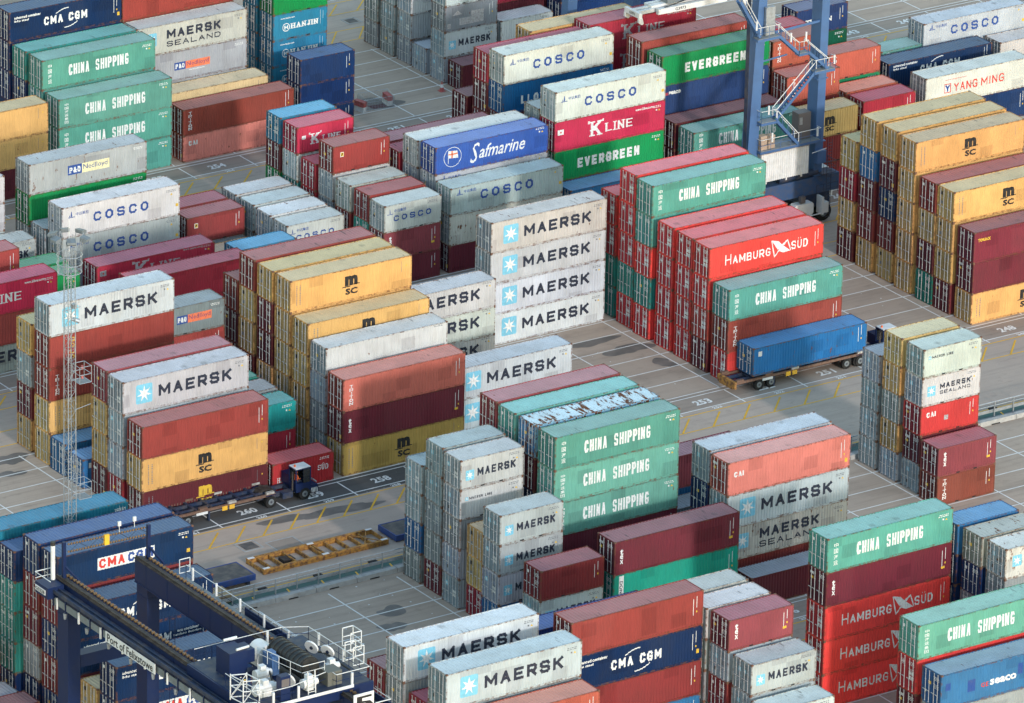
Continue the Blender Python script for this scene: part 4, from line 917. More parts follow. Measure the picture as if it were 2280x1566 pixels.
for (x, y, n, bi, rp, boxes) in STACKS:
    z = .012; bl = boxes.split(); N_ = len(bl)
    for i, t in enumerate(bl):
        code, h, sv, dv = t.split(":"); H = 2.896 if h == 'h' else 2.591
        lv = "single box" if N_ == 1 else ("bottom of stack" if i == 0 else LEV[N_-1-i])
        look = LOOK[code][3]
        if n == 20 and not look.startswith("short"): look = "short " + look
        label = ", ".join(s_ for s_ in (look, lv, rp, BAYS[bi]) if s_)
        grp = "forty foot shipping containers stacked in the yard" if n == 40 else "twenty foot shipping containers stacked in the yard"
        jx, jy = rnd.uniform(-.03, .03), rnd.uniform(-.02, .02)
        if i == N_-1: jx = jy = 0
        if sv == '0':
            k0 = len(hid.f); b = MB(); body_geo(b, L_of(n), H); roof_geo(b, L_of(n), H); frame_geo(b, L_of(n), H, 0, 0, 0, False)
            b.box(.03, .13, .15, .06, W_-.13, H-.14)
            off = len(hid.v); hid.v += [(a+x+jx, c+y+jy, e+z) for a, c, e in b.v]; hid.f += [tuple(v_+off for v_ in f) for f in b.f]; hid.m += [0]*len(b.f)
            hidc += [(*LOOK[code][0], LOOK[code][1])]*len(b.f)
        else:
            build_container(x+jx, y+jy, z, n, code, H, label, grp, sv == '2' or N_-1 == i, dv == '1')
        z += H
me = hid.mesh("shipping_containers", [M_ATTR])
at = me.color_attributes.new("paint", 'FLOAT_COLOR', 'CORNER'); vals = []
for p_ in me.polygons: vals += list(hidc[p_.index])*p_.loop_total
at.data.foreach_set("color", vals)
link("shipping_containers", me, kind="stuff", label="containers wholly buried inside the stacks")
# ------------------------------------------------------------------ street-level things
M_CONC = plain("weathered_concrete", (.40, .39, .37), .85, var=.25, scale=2.5, dirt=(.2, .19, .17))
M_STEEL = plain("galvanised_steel", (.42, .45, .47), .45, .5, var=.2, scale=4)
M_GREENP = plain("green_strip_paint", (.045, .12, .105), .7, var=.3, scale=1.5, dirt=(.1, .1, .09))
M_GREYP = plain("grey_steel_plate", (.20, .23, .245), .6, .2, var=.25, scale=2)
M_NAVY = plain("dark_navy_crane_paint", (.007, .019, .072), .45, var=.12, scale=.8, dirt=(.03, .035, .05), spec=.25)
M_MIDB = plain("mid_blue_crane_paint", (.07, .145, .30), .42, var=.18, scale=.7, dirt=(.05, .08, .14))
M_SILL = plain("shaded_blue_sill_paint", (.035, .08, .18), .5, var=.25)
M_DKB = plain("sooty_blue_machinery", (.014, .03, .07), .55, var=.3, scale=1.2)
M_WPAINT = plain("white_machinery_paint", (.72, .72, .70), .45, var=.15, scale=1.5, dirt=(.3, .28, .24))
M_YRUST = plain("rusty_yellow_paint", (.44, .215, .045), .7, var=.65, scale=3.2, dirt=(.13, .06, .035))
M_BROWN = plain("greasy_brown_track", (.034, .026, .022), .7, var=.3, scale=1.5)
M_AMBER = plain("ochre_link", (.20, .11, .045), .6, var=.2, scale=3)
M_TYRE = plain("black_tyre_rubber", (.018, .018, .018), .85, spec=.2)
M_BLACK = plain("black_rubber_hose", (.015, .017, .018), .5)
M_GLASS = plain("dark_cab_glass", (.015, .02, .025), .12, spec=.8)
M_RED = plain("red_plastic", (.45, .09, .08), .7, var=.25, scale=4, dirt=(.4,.3,.27))
M_ORNG = plain("orange_vest", (.75, .14, .03), .7)
M_SKIN = plain("skin", (.45, .26, .18), .6)
M_TIMBER = plain("pale_timber", (.42, .30, .17), .8, var=.2, scale=3)
M_CARD = plain("brown_cardboard", (.42, .31, .23), .85, var=.1)
M_DECK = plain("scuffed_dark_deck", (.085, .08, .078), .8, var=.4, scale=1.2, dirt=(.2, .17, .14))
M_MOSS = plain("wet_grating", (.24, .26, .27), .7, .2, var=.2)
M_BROWNBOX = plain("grey_brown_cabinet", (.13, .115, .115), .55)

# barrier, rail fence and strip along the middle road
for (xa, xb) in ((276.0, 303.0), (329.5, 346.5), (355.0, 376.0)):
    x = xa; i = 0
    while x < xb:
        L_ = 3.9; b = MB(); z = rnd.uniform(-.01, .01)
        b.extr([(453.0-470, 0), (453.62-470, 0), (453.56-470, .40+z), (453.06-470, .40+z)], x-320, x-320+L_-.05, ax=0)
        b.box(x-320+1.2, -17.03, 0, x-320+2.1, -16.95, .09, 1)
        seg = {276.0: "left run beside the empty bays", 329.5: "middle run behind the salmon block", 355.0: "right run beside the short tower"}[xa]
        b.obj("concrete_barrier", [M_CONC, M_DARK], label="low pale concrete barrier block number %s from the left, %s" % (["one","two","three","four","five","six","seven"][i], seg), cat="barrier", group="concrete barrier blocks along the road")
        x += L_; i += 1
    t = empty("rail_fence", G(xa, 454.05), "grey tubular rail fence behind the barrier, " + {276.0: "left run", 329.5: "middle run", 355.0: "right run"}[xa], "fence", "rail fences along the road")
    Lr = xb-xa; n = int(Lr/2.05)
    pm = MB(); pm.box(-.04, -.05, 0, .04, .05, 1.62); pm.box(-.1, -.12, 0, .1, .12, .04); pme = pm.mesh("post", [M_STEEL])
    for k in range(n+1): link("post", pme, t, (k*2.05, 0, 0))
    for zz, yy, rr in ((1.58, 0, .045), (1.22, .03, .035)):
        MB().tube((0, yy, zz), (Lr, yy, zz), rr).obj("rail", M_STEEL, t)
    g = MB(); g.box(0, .18, .52, Lr, .22, .80); g.box(0, .22, .60, Lr, .27, .72); g.obj("guard_rail", M_STEEL, t)
sheet("green_strip", M_GREENP, 200, 454.5, 470, 455.75, .017)
sheet("grey_strip", M_GREYP, 200, 453.65, 470, 454.5, .014)
b = MB()
x = 276.5
while x < 420: ln(b, x, 453.9, x+.22, 454.9, .14, .022); x += 3.3
b.obj("short_yellow_ticks", M_YMARK, kind="structure")
b = MB(); x = 277.2
while x < 420: b.box(x-320, 455.6-470, .0, x-320+.75, 456.0-470, .12); x += 5.3
b.obj("road_drain_blocks", M_DARK, kind="stuff", label="small black drain blocks along the yellow line")

# manholes, sunk frames
def manhole(X, Y, w2, h2, mat, lab, inner):
    t = empty("drain_cover", G(X, Y, 0), lab, "drain cover", "drain covers in the road")
    b = MB(); f = .12
    for (a, c, d_, e) in ((-w2,-h2,w2,-h2+f),(-w2,h2-f,w2,h2),(-w2,-h2+f,-w2+f,h2-f),(w2-f,-h2+f,w2,h2-f)): b.box(a, c, 0, d_, e, .03)
    b.obj("frame", M_CONC, t); b = MB(); b.box(-w2+inner, -h2+inner, 0, w2-inner, h2-inner, .022); b.obj("grate", mat, t)
manhole(291.9, 463.9, .95, .95, M_DECK, "square dark drain cover in a pale frame beside the yellow frame", .3)
manhole(294.7, 462.6, 1.35, 1.15, M_LANE, "large square cover outlined in pale concrete beyond the yellow frame", .14)
manhole(369.3, 568.7, .8, .8, M_DECK, "small dark drain cover between the top yellow lines", .28)

# rusty yellow lifting frame on the road
t = empty("lifting_frame", G(289.8, 458.25), "rusty yellow ladder shaped steel frame lying on the road", "lifting frame")
Lf, Wf = 12.1, 2.7
for y in (0, Wf-.16):
    b = MB(); b.box(0, y, .02, Lf, y+.16, .46); b.box(-.003, y-.05, .40, Lf+.003, y+.21, .465); b.box(0, y-.04, .02, Lf, y+.20, .07); b.obj("side_beam", M_YRUST, t)
for i, x in enumerate([0, .9, 2.0, 3.3, 4.6, 5.9, 6.15, 7.3, 8.5, 9.7, 10.6, Lf-.16]):
    b = MB(); b.box(x, .165, .08, x+.13, Wf-.165, .38); b.obj("cross_beam", M_YRUST, t)
for (x, y) in ((.05, .02), (.05, Wf-.3), (5.75, .02), (5.75, Wf-.3), (Lf-.65, .02), (Lf-.65, Wf-.3)):
    b = MB(); b.box(x, y, .468, x+.6, y+.26, .50); b.obj("corner_pad", M_WPAINT, t)
b = MB(); b.box(2.6, 1.0, .03, 3.7, 1.9, .3); b.obj("gearbox", M_BROWN, t)
b = MB(); b.beam((9.9, .2, .41), (11.4, 2.4, .41), .1, .06); b.beam((9.9, 2.4, .41), (11.4, .2, .41), .1, .055); b.obj("brace", M_YRUST, t)

# flat platform trailers
def platform(X, Y, L_, Wd, H, label):
    t = empty("flat_platform", G(X, Y), label, "platform trailer", "blue platform trailers")
    b = MB(); b.box(.12, .12, H-.12, L_-.12, Wd-.12, H-.02); b.obj("deck", M_DECK, t)
    b = MB()
    for q in ((0,0,L_,.12),(0,Wd-.12,L_,Wd),(0,.12,.12,Wd-.12),(L_-.12,.12,L_,Wd-.12)): b.box(q[0], q[1], H-.5, q[2], q[3], H)
    b.obj("rim", M_BLUEP, t)
    for x in (.35, L_-.65): b = MB(); b.box(x, .3, 0, x+.3, Wd-.3, H-.5); b.obj("support", M_DKB, t)
M_BLUEP = plain("royal_blue_steel_paint", (.02, .06, .22), .5, var=.2)
platform(281.6, 456.9, 6.6, 3.0, .95, "blue rimmed flat platform beside the crane walkway")
platform(302.6, 458.2, 9.0, 2.75, .6, "blue rimmed flat platform running behind the grey tower")
t = empty("timber_pile", G(277.6, 450.6), "pile of pale timber planks behind the crane rail", "timber")
for k in range(3):
    for j in range(6):
        b = MB(); b.box(0, j*.3, .1+k*.24, 3.6, j*.3+.27, .3+k*.24); b.obj("plank", M_TIMBER, t)
t.location = G(281.2, 454.9)

# wheels
def wheel_mesh():
    b = MB(); b.tube((0, -.16, 0), (0, .16, 0), .52, 20)
    return b.mesh("tyre", [M_TYRE], False)
TY = wheel_mesh()
b = MB(); b.tube((0, -.175, 0), (0, .175, 0), .27, 14); b.tube((0, -.2, 0), (0, .2, 0), .1, 8, 1); RIM = b.mesh("rim", [M_GREYP, M_DKB])
def wheel(parent, x, y, z=.52, s=1.0):
    w_ = link("wheel", TY, parent, (x, y, z)); w_.scale = (s, s, s); link("rim", RIM, w_); return w_

def person_seated(X, Y, Z, label):
    """small seated figure grown from a skeleton"""
    P_ = [(0,0,0),(0,0,.25),(0,0,.48),(0,0,.60),(.02,0,.72),(0,.12,-.02),(.42,.12,.0),(.45,.12,-.42),(.58,.12,-.45),(0,-.12,-.02),(.42,-.12,.0),(.45,-.12,-.42),(.58,-.12,-.45),(0,.2,.46),(.12,.24,.2),(.38,.14,.2),(0,-.2,.46),(.12,-.24,.2),(.38,-.14,.2)]
    E_ = [(0,1),(1,2),(2,3),(3,4),(0,5),(5,6),(6,7),(7,8),(0,9),(9,10),(10,11),(11,12),(2,13),(13,14),(14,15),(2,16),(16,17),(17,18)]
    Rr = [.15,.15,.15,.055,.10,.10,.075,.055,.05,.10,.075,.055,.05,.07,.05,.04,.07,.05,.04]
    me = bpy.data.meshes.new("person"); me.from_pydata(P_, E_, []); o = link("person", me, None, (X, Y, Z), label=label, cat="person")
    md = o.modifiers.new("s", 'SKIN'); 
    for i, r_ in enumerate(Rr): me.skin_vertices[0].data[i].radius = (r_, r_)
    me.skin_vertices[0].data[0].use_root = True
    o.modifiers.new("u", 'SUBSURF').levels = 1
    dg = bpy.context.evaluated_depsgraph_get(); m2 = bpy.data.meshes.new_from_object(o.evaluated_get(dg)); o.modifiers.clear(); o.data = m2
    for x in (M_ORNG, M_DKB, M_SKIN): m2.materials.append(x)
    for p_ in m2.polygons:
        c_ = p_.center; p_.material_index = 2 if c_.z > .58 else (0 if c_.z > .08 else 1)
        if c_.x > .3 and c_.z > .1: p_.material_index = 2
    b = MB(); b.tube((.02, 0, .74), (.02, 0, .83), .115, 10, 0, .07); b.obj("cap", M_ORNG, o)
    return o

def tractor(X, Y, label, rot=0):
    """dark blue terminal tractor, nose towards +x, one-man cab on the near side"""
    t = empty("terminal_tractor", G(X, Y), label, "truck", "dark blue terminal tractors", rot)
    b = MB(); b.box(0, .55, .62, 5.4, .8, .95); b.box(0, 1.75, .62, 5.4, 2.0, .95)
    for x in (.3, 2.0, 3.2, 5.0): b.box(x, .8, .64, x+.15, 1.75, .9)
    b.obj("chassis", M_DKB, t)
    b = MB(); b.extr([(.35,.96),(1.9,.96),(1.7,1.28),(.6,1.28)], .75, 1.8); b.tube((1.1,1.27,1.28),(1.1,1.27,1.34),.5,14); b.obj("fifth_wheel", M_BROWN, t)
    b = MB(); b.box(3.5, 1.22, .95, 5.55, 2.4, 1.95); b.box(3.5, .02, .75, 5.6, 1.2, 1.15); b.box(5.5, .02, .45, 5.68, 2.42, .95); b.obj("hood", M_NAVY, t)
    b = MB(); x0, x1, y0, y1, z0, z1 = 3.45, 4.95, .02, 1.18, 1.15, 2.75
    for (x, y) in ((x0,y0),(x1-.1,y0),(x0,y1-.1),(x1-.1,y1-.1)): b.box(x, y, z0, x+.1, y+.1, z1)
    b.box(x0+.003, y0+.003, z0, x1-.003, y1-.003, z0+.35); b.box(x0-.02, y0-.02, z1, x1+.02, y1+.02, z1+.06); b.obj("cab", M_NAVY, t)
    b = MB(); b.box(x0+.03, y0+.03, z1+.065, x1-.05, y1-.03, z1+.13); b.obj("cab_roof", M_WPAINT, t)
    b = MB(); b.quad((x1-.02,y0+.1,z0+.35),(x1-.02,y1-.1,z0+.35),(x1-.02,y1-.1,z1),(x1-.02,y0+.1,z1)); b.quad((x0+.75,y0+.02,z0+.35),(x1-.1,y0+.02,z0+.35),(x1-.1,y0+.02,z1),(x0+.75,y0+.02,z1)); b.quad((x0+.1,y1-.02,z0+.35),(x1-.1,y1-.02,z0+.35),(x1-.1,y1-.02,z1),(x0+.1,y1-.02,z1)); b.obj("window", M_GLASS, t)
    b = MB(); b.tube((3.3,.3,.95),(3.3,.3,2.6),.07,8); b.obj("exhaust", M_BROWN, t)
    b = MB(); b.box(2.2,.05,.45,3.2,.55,.95); b.obj("fuel_tank", M_DKB, t)
    b = MB()
    for k in range(5): b.extr([(5.55-k*.13,.5),(5.62-k*.13,.5),(5.56-k*.13,.9),(5.49-k*.13,.9)], -.006, 0)
    b.obj("hazard_stripes", M_WPAINT, t)
    b = MB(); b.box(5.57, .2, 1.22, 5.60, 1.0, 1.36); b.obj("number_plate", M_WPAINT, t)
    b = MB(); b.tube((3.7,.6,2.88),(3.7,.6,3.05),.09,8); b.obj("beacon", M_ORNG, t)
    for (x, y) in ((1.0,.1),(1.0,2.3),(4.35,.16),(4.35,2.24)): wheel(t, x, y)
    b = MB(); b.box(.55,-.02,1.06,1.5,.42,1.1); b.box(.55,2.0,1.06,1.5,2.42,1.1); b.obj("mudguard", M_NAVY, t)
    return t
tractor(296.7, 469.72, "dark blue terminal tractor with white roof beside the short crimson container")
person_seated(*G(300.5, 470.25, 1.62), "driver in orange vest seated in the dark blue tractor cab")
tractor(357.4, 469.7, "dark blue terminal tractor mostly hidden behind the short tower")

def trailer(X, Y, L_, label, empty_=True):
    t = empty("skeletal_trailer", G(X, Y), label, "trailer", "skeletal container trailers")
    b = MB()
    for y in (.62, 1.62): b.box(0, y, .78, L_, y+.2, 1.16)
    b.obj("main_beams", M_DKB, t, kind="stuff")
    for y in (0, 2.3):
        b = MB(); b.box(0, y, .98, L_, y+.14, 1.20); b.obj("side_rail", M_YRUST2, t)
    for i in range(8):
        x = .1 + i*(L_-.4)/7; b = MB(); b.box(x, .145, 1.0, x+.22, 2.295, 1.17); b.obj("cross_member", M_YRUST2 if i in (0, 7) else M_DKB, t)
    for x in (.15, 3.2, 6.0, L_-.9):
        for y in (-.06, 2.22): b = MB(); b.box(x, y, 1.205, x+.75, y+.28, 1.38); b.obj("guide_block", M_CREAM2 if x > 5 else M_YRUST2, t)
    b = MB(); b.box(4.1, .02, .1, 4.25, .3, .95); b.box(4.1, 2.1, .1, 4.25, 2.4, .95); b.obj("landing_leg", M_DKB, t)
    b = MB(); b.box(5.4, -.03, .72, 5.9, .0, 1.1); b.box(6.1, -.03, .72, 6.6, .0, 1.1); b.obj("yellow_plate", M_YMARK, t)
    b = MB(); b.box(2.9, -.035, .8, 4.0, -.005, 1.02); b.obj("marker_board", M_WPAINT, t)
    return t
M_CREAM2 = plain("dull_cream_block", (.45,.43,.39), .7, var=.4, scale=3)
M_YRUST2 = plain("rusty_cream_edge", (.17, .105, .075), .7, var=.5, scale=3, dirt=(.12, .05, .03))
tr = trailer(287.6, 469.8, 10.6, "empty skeletal trailer with rusty edges behind the dark blue tractor")
for x in (.9, 2.1):
    for y in (.18, 2.25): wheel(tr, x, y)
tr = trailer(345.0, 469.72, 14.0, "long blue skeletal trailer under the mid blue container")
for x in (2.6, 3.9, 12.0, 13.2):
    for y in (.18, 2.25): wheel(tr, x, y, .5, .95)
b = MB(); b.box(-.1, -.06, .62, .12, 2.5, 1.25); b.box(-.14, .2, .55, -.1, 2.2, .8); b.obj("bumper", M_YRUST, tr)
tc = build_container(*G(346.85, 469.72, 1.39), 40, 'B', 2.591, "mid blue container riding on the long trailer", "forty foot shipping containers stacked in the yard", True, True)
tc.color = (.022, .16, .40, .4)
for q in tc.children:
    if q.name.startswith('roof'): q.color = (.07, .28, .58, .3)  # paler top, skylight painted in

# temporary works round an open pit, cone
def water_barrier(X, Y, rz, label):
    t = empty("water_barrier", G(X, Y), label, "road barrier", "red and white plastic barriers", rz)
    for k, mt in enumerate((M_WPAINT, M_RED)):
        b = MB(); z = k*.5; b.extr([(-.3, z), (.3, z), (.24, z+.22), (.26, z+.49), (-.26, z+.49), (-.24, z+.22)], -.65, .65); b.obj("block", mt, t)
water_barrier(356.1, 546.6, R(15), "red and white plastic barrier nearer the navy stack"); water_barrier(359.4, 546.9, R(-8), "red and white plastic barrier at the far end of pit")
t = empty("mesh_fence", G(356.4, 546.0), "temporary wire mesh fence round the open pit", "fence")
def panel(p, q):
    b = MB(); p = Vector(p); q = Vector(q); n = int((q-p).length/.16)
    b.tube(p, q, .02, 4); b.tube(p+Vector((0,0,1.1)), q+Vector((0,0,1.1)), .02, 4)
    for i in range(n+1): a = p.lerp(q, i/n); b.tube(a, a+Vector((0,0,1.1)), .009 if 0 < i < n else .02, 4)
    for k in range(1, 7): b.tube(p+Vector((0,0,k*.157)), q+Vector((0,0,k*.157)), .007, 3)
    b.obj("fence_panel", M_STEEL, t)
c4 = [(0,0,.1),(2.9,-.4,.1),(3.4,1.6,.1),(.3,2.0,.1)]
for i in range(4): panel(c4[i], c4[(i+1) % 4])
b = MB(); b.quad(G(357.3,546.3,.02), G(358.9,546.1,.02), G(359.0,547.1,.02), G(357.4,547.3,.02)); b.obj("open_pit", plain("dark_red_pit", (.10, .03, .035), .8), kind="structure")
t = empty("traffic_cone", G(365.8, 547.2), "red and white traffic cone beside the maroon container", "traffic cone")
b = MB(); b.box(-.3,-.3,0,.3,.3,.06); b.obj("base", M_RED, t)
b = MB(); b.tube((0,0,.06),(0,0,.40),.24,14,0,.17); b.obj("lower_cone", M_RED, t)
b = MB(); b.tube((0,0,.40),(0,0,.70),.168,14,0,.11); b.obj("white_sleeve", M_WPAINT, t)
b = MB(); b.tube((0,0,.70),(0,0,1.0),.109,14,0,.04); b.obj("tip", M_RED, t)

# bay numbers painted on the lanes
b = MB()
def ground_text(s_, X, Y, wdt, h_, z=.02):
    vs, fs = tm(s_, .035, 0)
    ax = [v_[0] for v_ in vs]; ay = [v_[1] for v_ in vs]; a0, a1, c0, c1 = min(ax), max(ax), min(ay), max(ay)
    k0 = len(b.v)
    for v_ in vs: b.v.append(G(X-wdt/2+(v_[0]-a0)/(a1-a0)*wdt, Y-h_/2+(v_[1]-c0)/(c1-c0)*h_, z))
    for f in fs: b.f.append(tuple(k0+i for i in f)); b.m.append(0)
for n in range(238, 266):
    for k, (X0, st) in {2: (308.8, 6.6), 3: (309.2, 6.6), 4: (336.4, 6.67), 1: (308.8, 6.6)}.items():
        base = 258 if k != 4 else 254
        X = X0 + (base-n)*st
        ground_text(str(n), X, FR[k]-2.2, 1.75, 1.0); ground_text(str(n), X+.4, FR[k]-3.85, .95, .42)
b.obj("painted_bay_numbers", M_MARK, kind="structure")

# litter
r_ = random.Random(5); b = MB()
for i in range(70):
    X, Y = r_.uniform(284, 300), r_.uniform(438, 452.6)
    if i > 35: X, Y = r_.uniform(335, 372), r_.uniform(474, 490)
    s_ = r_.uniform(.05, .16); a = r_.uniform(0, 3); z = r_.uniform(.02, .06)
    b.quad(G(X, Y, .012), G(X+s_*math.cos(a), Y+s_*math.sin(a), z), G(X+s_*math.cos(a)-s_*math.sin(a), Y+s_*math.sin(a)+s_*math.cos(a), .014), G(X-s_*math.sin(a), Y+s_*math.cos(a), z))
b.obj("litter", L_WHITE, kind="stuff", label="scraps of pale litter on the empty bays")
# ------------------------------------------------------------------ lattice floodlight mast
MX, MY = 266.25, 449.25
t = empty("floodlight_mast", G(MX, MY), "tall grey lattice floodlight mast with ring of lamps at top", "floodlight mast")
HM, hw = 36.0, .38
for sx in (-1, 1):
    for sy in (-1, 1): MB().tube((sx*hw, sy*hw, 0), (sx*hw*.8, sy*hw*.8, HM), .042, 6).obj("mast_leg", M_STEEL, t)
b = MB(); z = .6; i = 0
while z < HM-.9:
    k = 1-.2*z/HM; k2 = 1-.2*(z+.85)/HM; a = hw*k; c_ = hw*k2
    P0 = [(-a,-a,z),(a,-a,z),(a,a,z),(-a,a,z)]; P1 = [(-c_,-c_,z+.85),(c_,-c_,z+.85),(c_,c_,z+.85),(-c_,c_,z+.85)]
    for j in range(4):
        b.tube(P0[j], P0[(j+1) % 4], .015, 4); b.tube(P0[j] if (i+j) % 2 else P0[(j+1) % 4], P1[(j+1) % 4] if (i+j) % 2 else P1[j], .015, 4)
    z += .85; i += 1
b.obj("lattice_bracing", M_STEEL, t, kind="stuff")
b = MB(); 
for x in (-.14, .14): b.tube((x, 0, 0), (x, 0, HM), .022, 4)
z = .3
while z < HM: b.tube((-.14, 0, z), (.14, 0, z), .014, 4); z += .3
b.obj("ladder", M_STEEL, t)
def cage(z0):
    b = MB(); x0, x1, y0, y1 = .45, 1.5, -.75, .35; h_ = 1.35
    for z in (z0, z0+.7, z0+h_):
        b.path([(x0,y0,z),(x1,y0,z),(x1,y1,z),(x0,y1,z),(x0,y0,z)], .03, 4)
    for x in (x0, x1):
        for y in (y0, y1): b.tube((x,y,z0),(x,y,z0+h_),.03,4)
    b.box(x0, y0, z0-.03, x1, y1, z0, 1); b.obj("service_cage", [M_STEEL, M_MOSS], t)
cage(25.0); cage(15.3)
MB().tube((1.0,-.2,26.0),(1.0,-.2,26.25),.1,8).obj("red_lamp", M_RED, t); MB().tube((1.0,-.2,25.2),(1.0,-.2,25.45),.1,8).obj("red_lamp", M_RED, t)
b = MB()
for z, rr in ((34.2, .95), (34.9, 1.0), (35.6, 1.0)):
    for j in range(12):
        a0, a1 = R(30*j), R(30*j+30); b.tube((rr*math.cos(a0), rr*math.sin(a0), z), (rr*math.cos(a1), rr*math.sin(a1), z), .04, 4)
for j in range(8): a0 = R(45*j); b.tube((.95*math.cos(a0), .95*math.sin(a0), 34.2), (1.0*math.cos(a0), 1.0*math.sin(a0), 36.9), .028, 4)
for j in range(16): a0 = R(22.5*j); b.tube((0,0,34.2), (.95*math.cos(a0), .95*math.sin(a0), 34.2), .022, 4)
b.obj("ring_platform", M_STEEL, t)
for j, a in enumerate((20, 75, 130, 190, 245, 300)):
    ca, sa = math.cos(R(a)), math.sin(R(a)); cx, cy = 1.35*ca, 1.35*sa
    q = empty_part = link("floodlight", None, t, (cx, cy, 37.2), R(a))
    b = MB(); b.extr([(-.28,.12),(.32,-.02),(.32,-.2),(.1,-.34),(-.24,-.2)], -.34, .34); b.obj("lamp_housing", M_GREYP, q)
    b = MB(); b.quad((.325,-.3,-.02),(.325,.3,-.02),(.11,.3,-.35),(.11,-.3,-.35)); b.obj("lamp_glass", M_STEEL, q)
    b = MB(); b.tube((-.1,-.38,-.1),(-.4,-.2,-.8),.03,4); b.tube((-.1,.38,-.1),(-.4,.2,-.8),.03,4); b.obj("bracket", M_STEEL, q)
MB().tube((-.2,-.3,36),(-.25,-.35,38.6),.03,5).obj("lightning_rod", M_WPAINT, t)
b = MB(); b.tube((-.6,0,31.0),(1.0,0,31.1),.04,4); b.box(.2,-.2,31.1,.55,.15,31.45); b.tube((.2,-.6,22.9),(1.3,-1.0,23.3),.03,4); b.tube((.2,.1,30.2),(.75,-.2,30.0),.12,7,0,.2); b.obj("camera_arm", M_STEEL, t)

# ------------------------------------------------------------------ rails and stairs
def rail_run(b, pts, posts=1.2, h_=1.05, mi_rail=0, mi_post=1, mid=True, r_=.030, base=None):
    """handrail along pts (feet), white top rail, posts"""
    P_ = [Vector(p) for p in pts]
    for p, q in zip(P_[:-1], P_[1:]):
        up = Vector((0,0,h_)); b.tube(p+up, q+up, r_, 5, mi_rail)
        if mid: b.tube(p+up*.5, q+up*.5, r_*.75, 4, mi_post)
        n = max(1, int((q-p).length/posts))
        for i in range(n+1): a = p.lerp(q, i/n); b.tube(a, a+up, r_*.9, 4, mi_post)
def stair_geo(b, p, q, wd=.7, mi=0):
    """stair running in the x-z plane, width along y"""
    p = Vector(p); q = Vector(q); n = max(3, int(abs(q.z-p.z)/.21))
    for y in (0, wd): b.beam(p+Vector((0,y,0)), q+Vector((0,y,0)), .06, .26, mi)
    for i in range(1, n):
        a = p.lerp(q, i/n); b.box(a.x-.13, a.y+.04, a.z-.02, a.x+.13, a.y+wd-.04, a.z+.02, mi)

# ------------------------------------------------------------------ front gantry crane (dark navy)
t = empty("front_gantry_crane", G(250.4, 422.6), "dark navy gantry crane straddling the navy containers with white railed trolley", "gantry crane", "rubber tyred gantry cranes")
OX, OY = 250.4, 422.6
def A(X, Y, Z): return (X-OX, Y-OY, Z)
Y0c, Y1c = 393.6, 423.6
for k, X in enumerate((249.8, 256.6)):
    b = MB(); b.box(*A(X, Y0c, 20.1), *A(X+1.15, Y1c, 21.95)); b.box(*A(X-.05, Y0c, 20.05), *A(X+1.2, Y1c, 20.12))
    for y in range(int(Y0c)+2, int(Y1c), 3): b.box(*A(X-.02, y, 20.2), *A(X, y+.08, 21.9))
    b.obj("girder", M_NAVY, t)
    b = MB(); b.box(*A(X-.08, Y0c, 21.96), *A(X+.55, Y1c, 22.04)); b.box(*A(X+.05, Y0c, 22.045), *A(X+.15, Y1c, 22.18)); b.obj("trolley_rail", M_BROWN, t)
    b = MB(); y = Y0c+.2
    while y < Y1c-.2: b.box(*A(X+.70, y, 21.97), *A(X+.95, y+.20, 22.14)); y += .48
    b.obj("cable_chain", M_AMBER, t, kind="stuff")
for X in (249.85, 256.65):
    for y in (Y0c+.1, Y1c-1.7):
        b = MB(); b.box(*A(X, y, 2.4), *A(X+1.05, y+1.5, 20.05)); b.box(*A(X-.03, y-.03, 19.2), *A(X+1.08, y+1.53, 19.26)); b.obj("leg", M_NAVY, t)
for y in (Y0c+.1, Y1c-1.6):
    b = MB(); b.box(*A(247.2, y, 1.3), *A(261.0, y+1.3, 2.38)); b.obj("sill_beam", M_NAVY, t)
    b = MB(); b.box(*A(251.1, y+.2, 14.9), *A(257.1, y+1.2, 15.9)); b.obj("tie_beam", M_NAVY, t)
    for X in (248.0, 249.8, 258.6, 260.3):
        wq = link("wheel", TY, t, A(X, y+.65, .85)); wq.scale = (1.6, 1.8, 1.6); link("rim", RIM, wq)
# fascia, cable trough and lamps on the near girder
b = MB(); b.box(*A(248.75, Y0c, 21.45), *A(249.7, Y1c, 21.55)); b.box(*A(248.75, Y0c, 21.56), *A(248.82, Y1c, 21.75)); b.box(*A(249.2, Y0c, 21.56), *A(249.26, Y1c, 21.72)); b.obj("cable_trough", M_DKB, t)
b = MB(); y = Y1c-1.2
while y > Y0c: b.box(*A(248.9, y, 20.3), *A(249.0, y+.12, 21.44)); b.box(*A(248.9, y-1.6, 20.55), *A(248.95, y-.1, 21.1), 1); y -= 1.75
b.obj("fascia_frame", [M_NAVY, M_GREYP], t)
for i in range(9):
    y = Y1c-1.9-i*3.1; b = MB(); b.box(*A(248.78, y, 20.3), *A(248.88, y+.14, 21.2)); b.obj("tube_lamp", M_WPAINT, t)
    b = MB(); b.tube(A(248.95, y-.9, 20.3), A(248.95, y-.9, 19.85), .16, 8, 0, .1); b.obj("flood_lamp", M_STEEL, t)
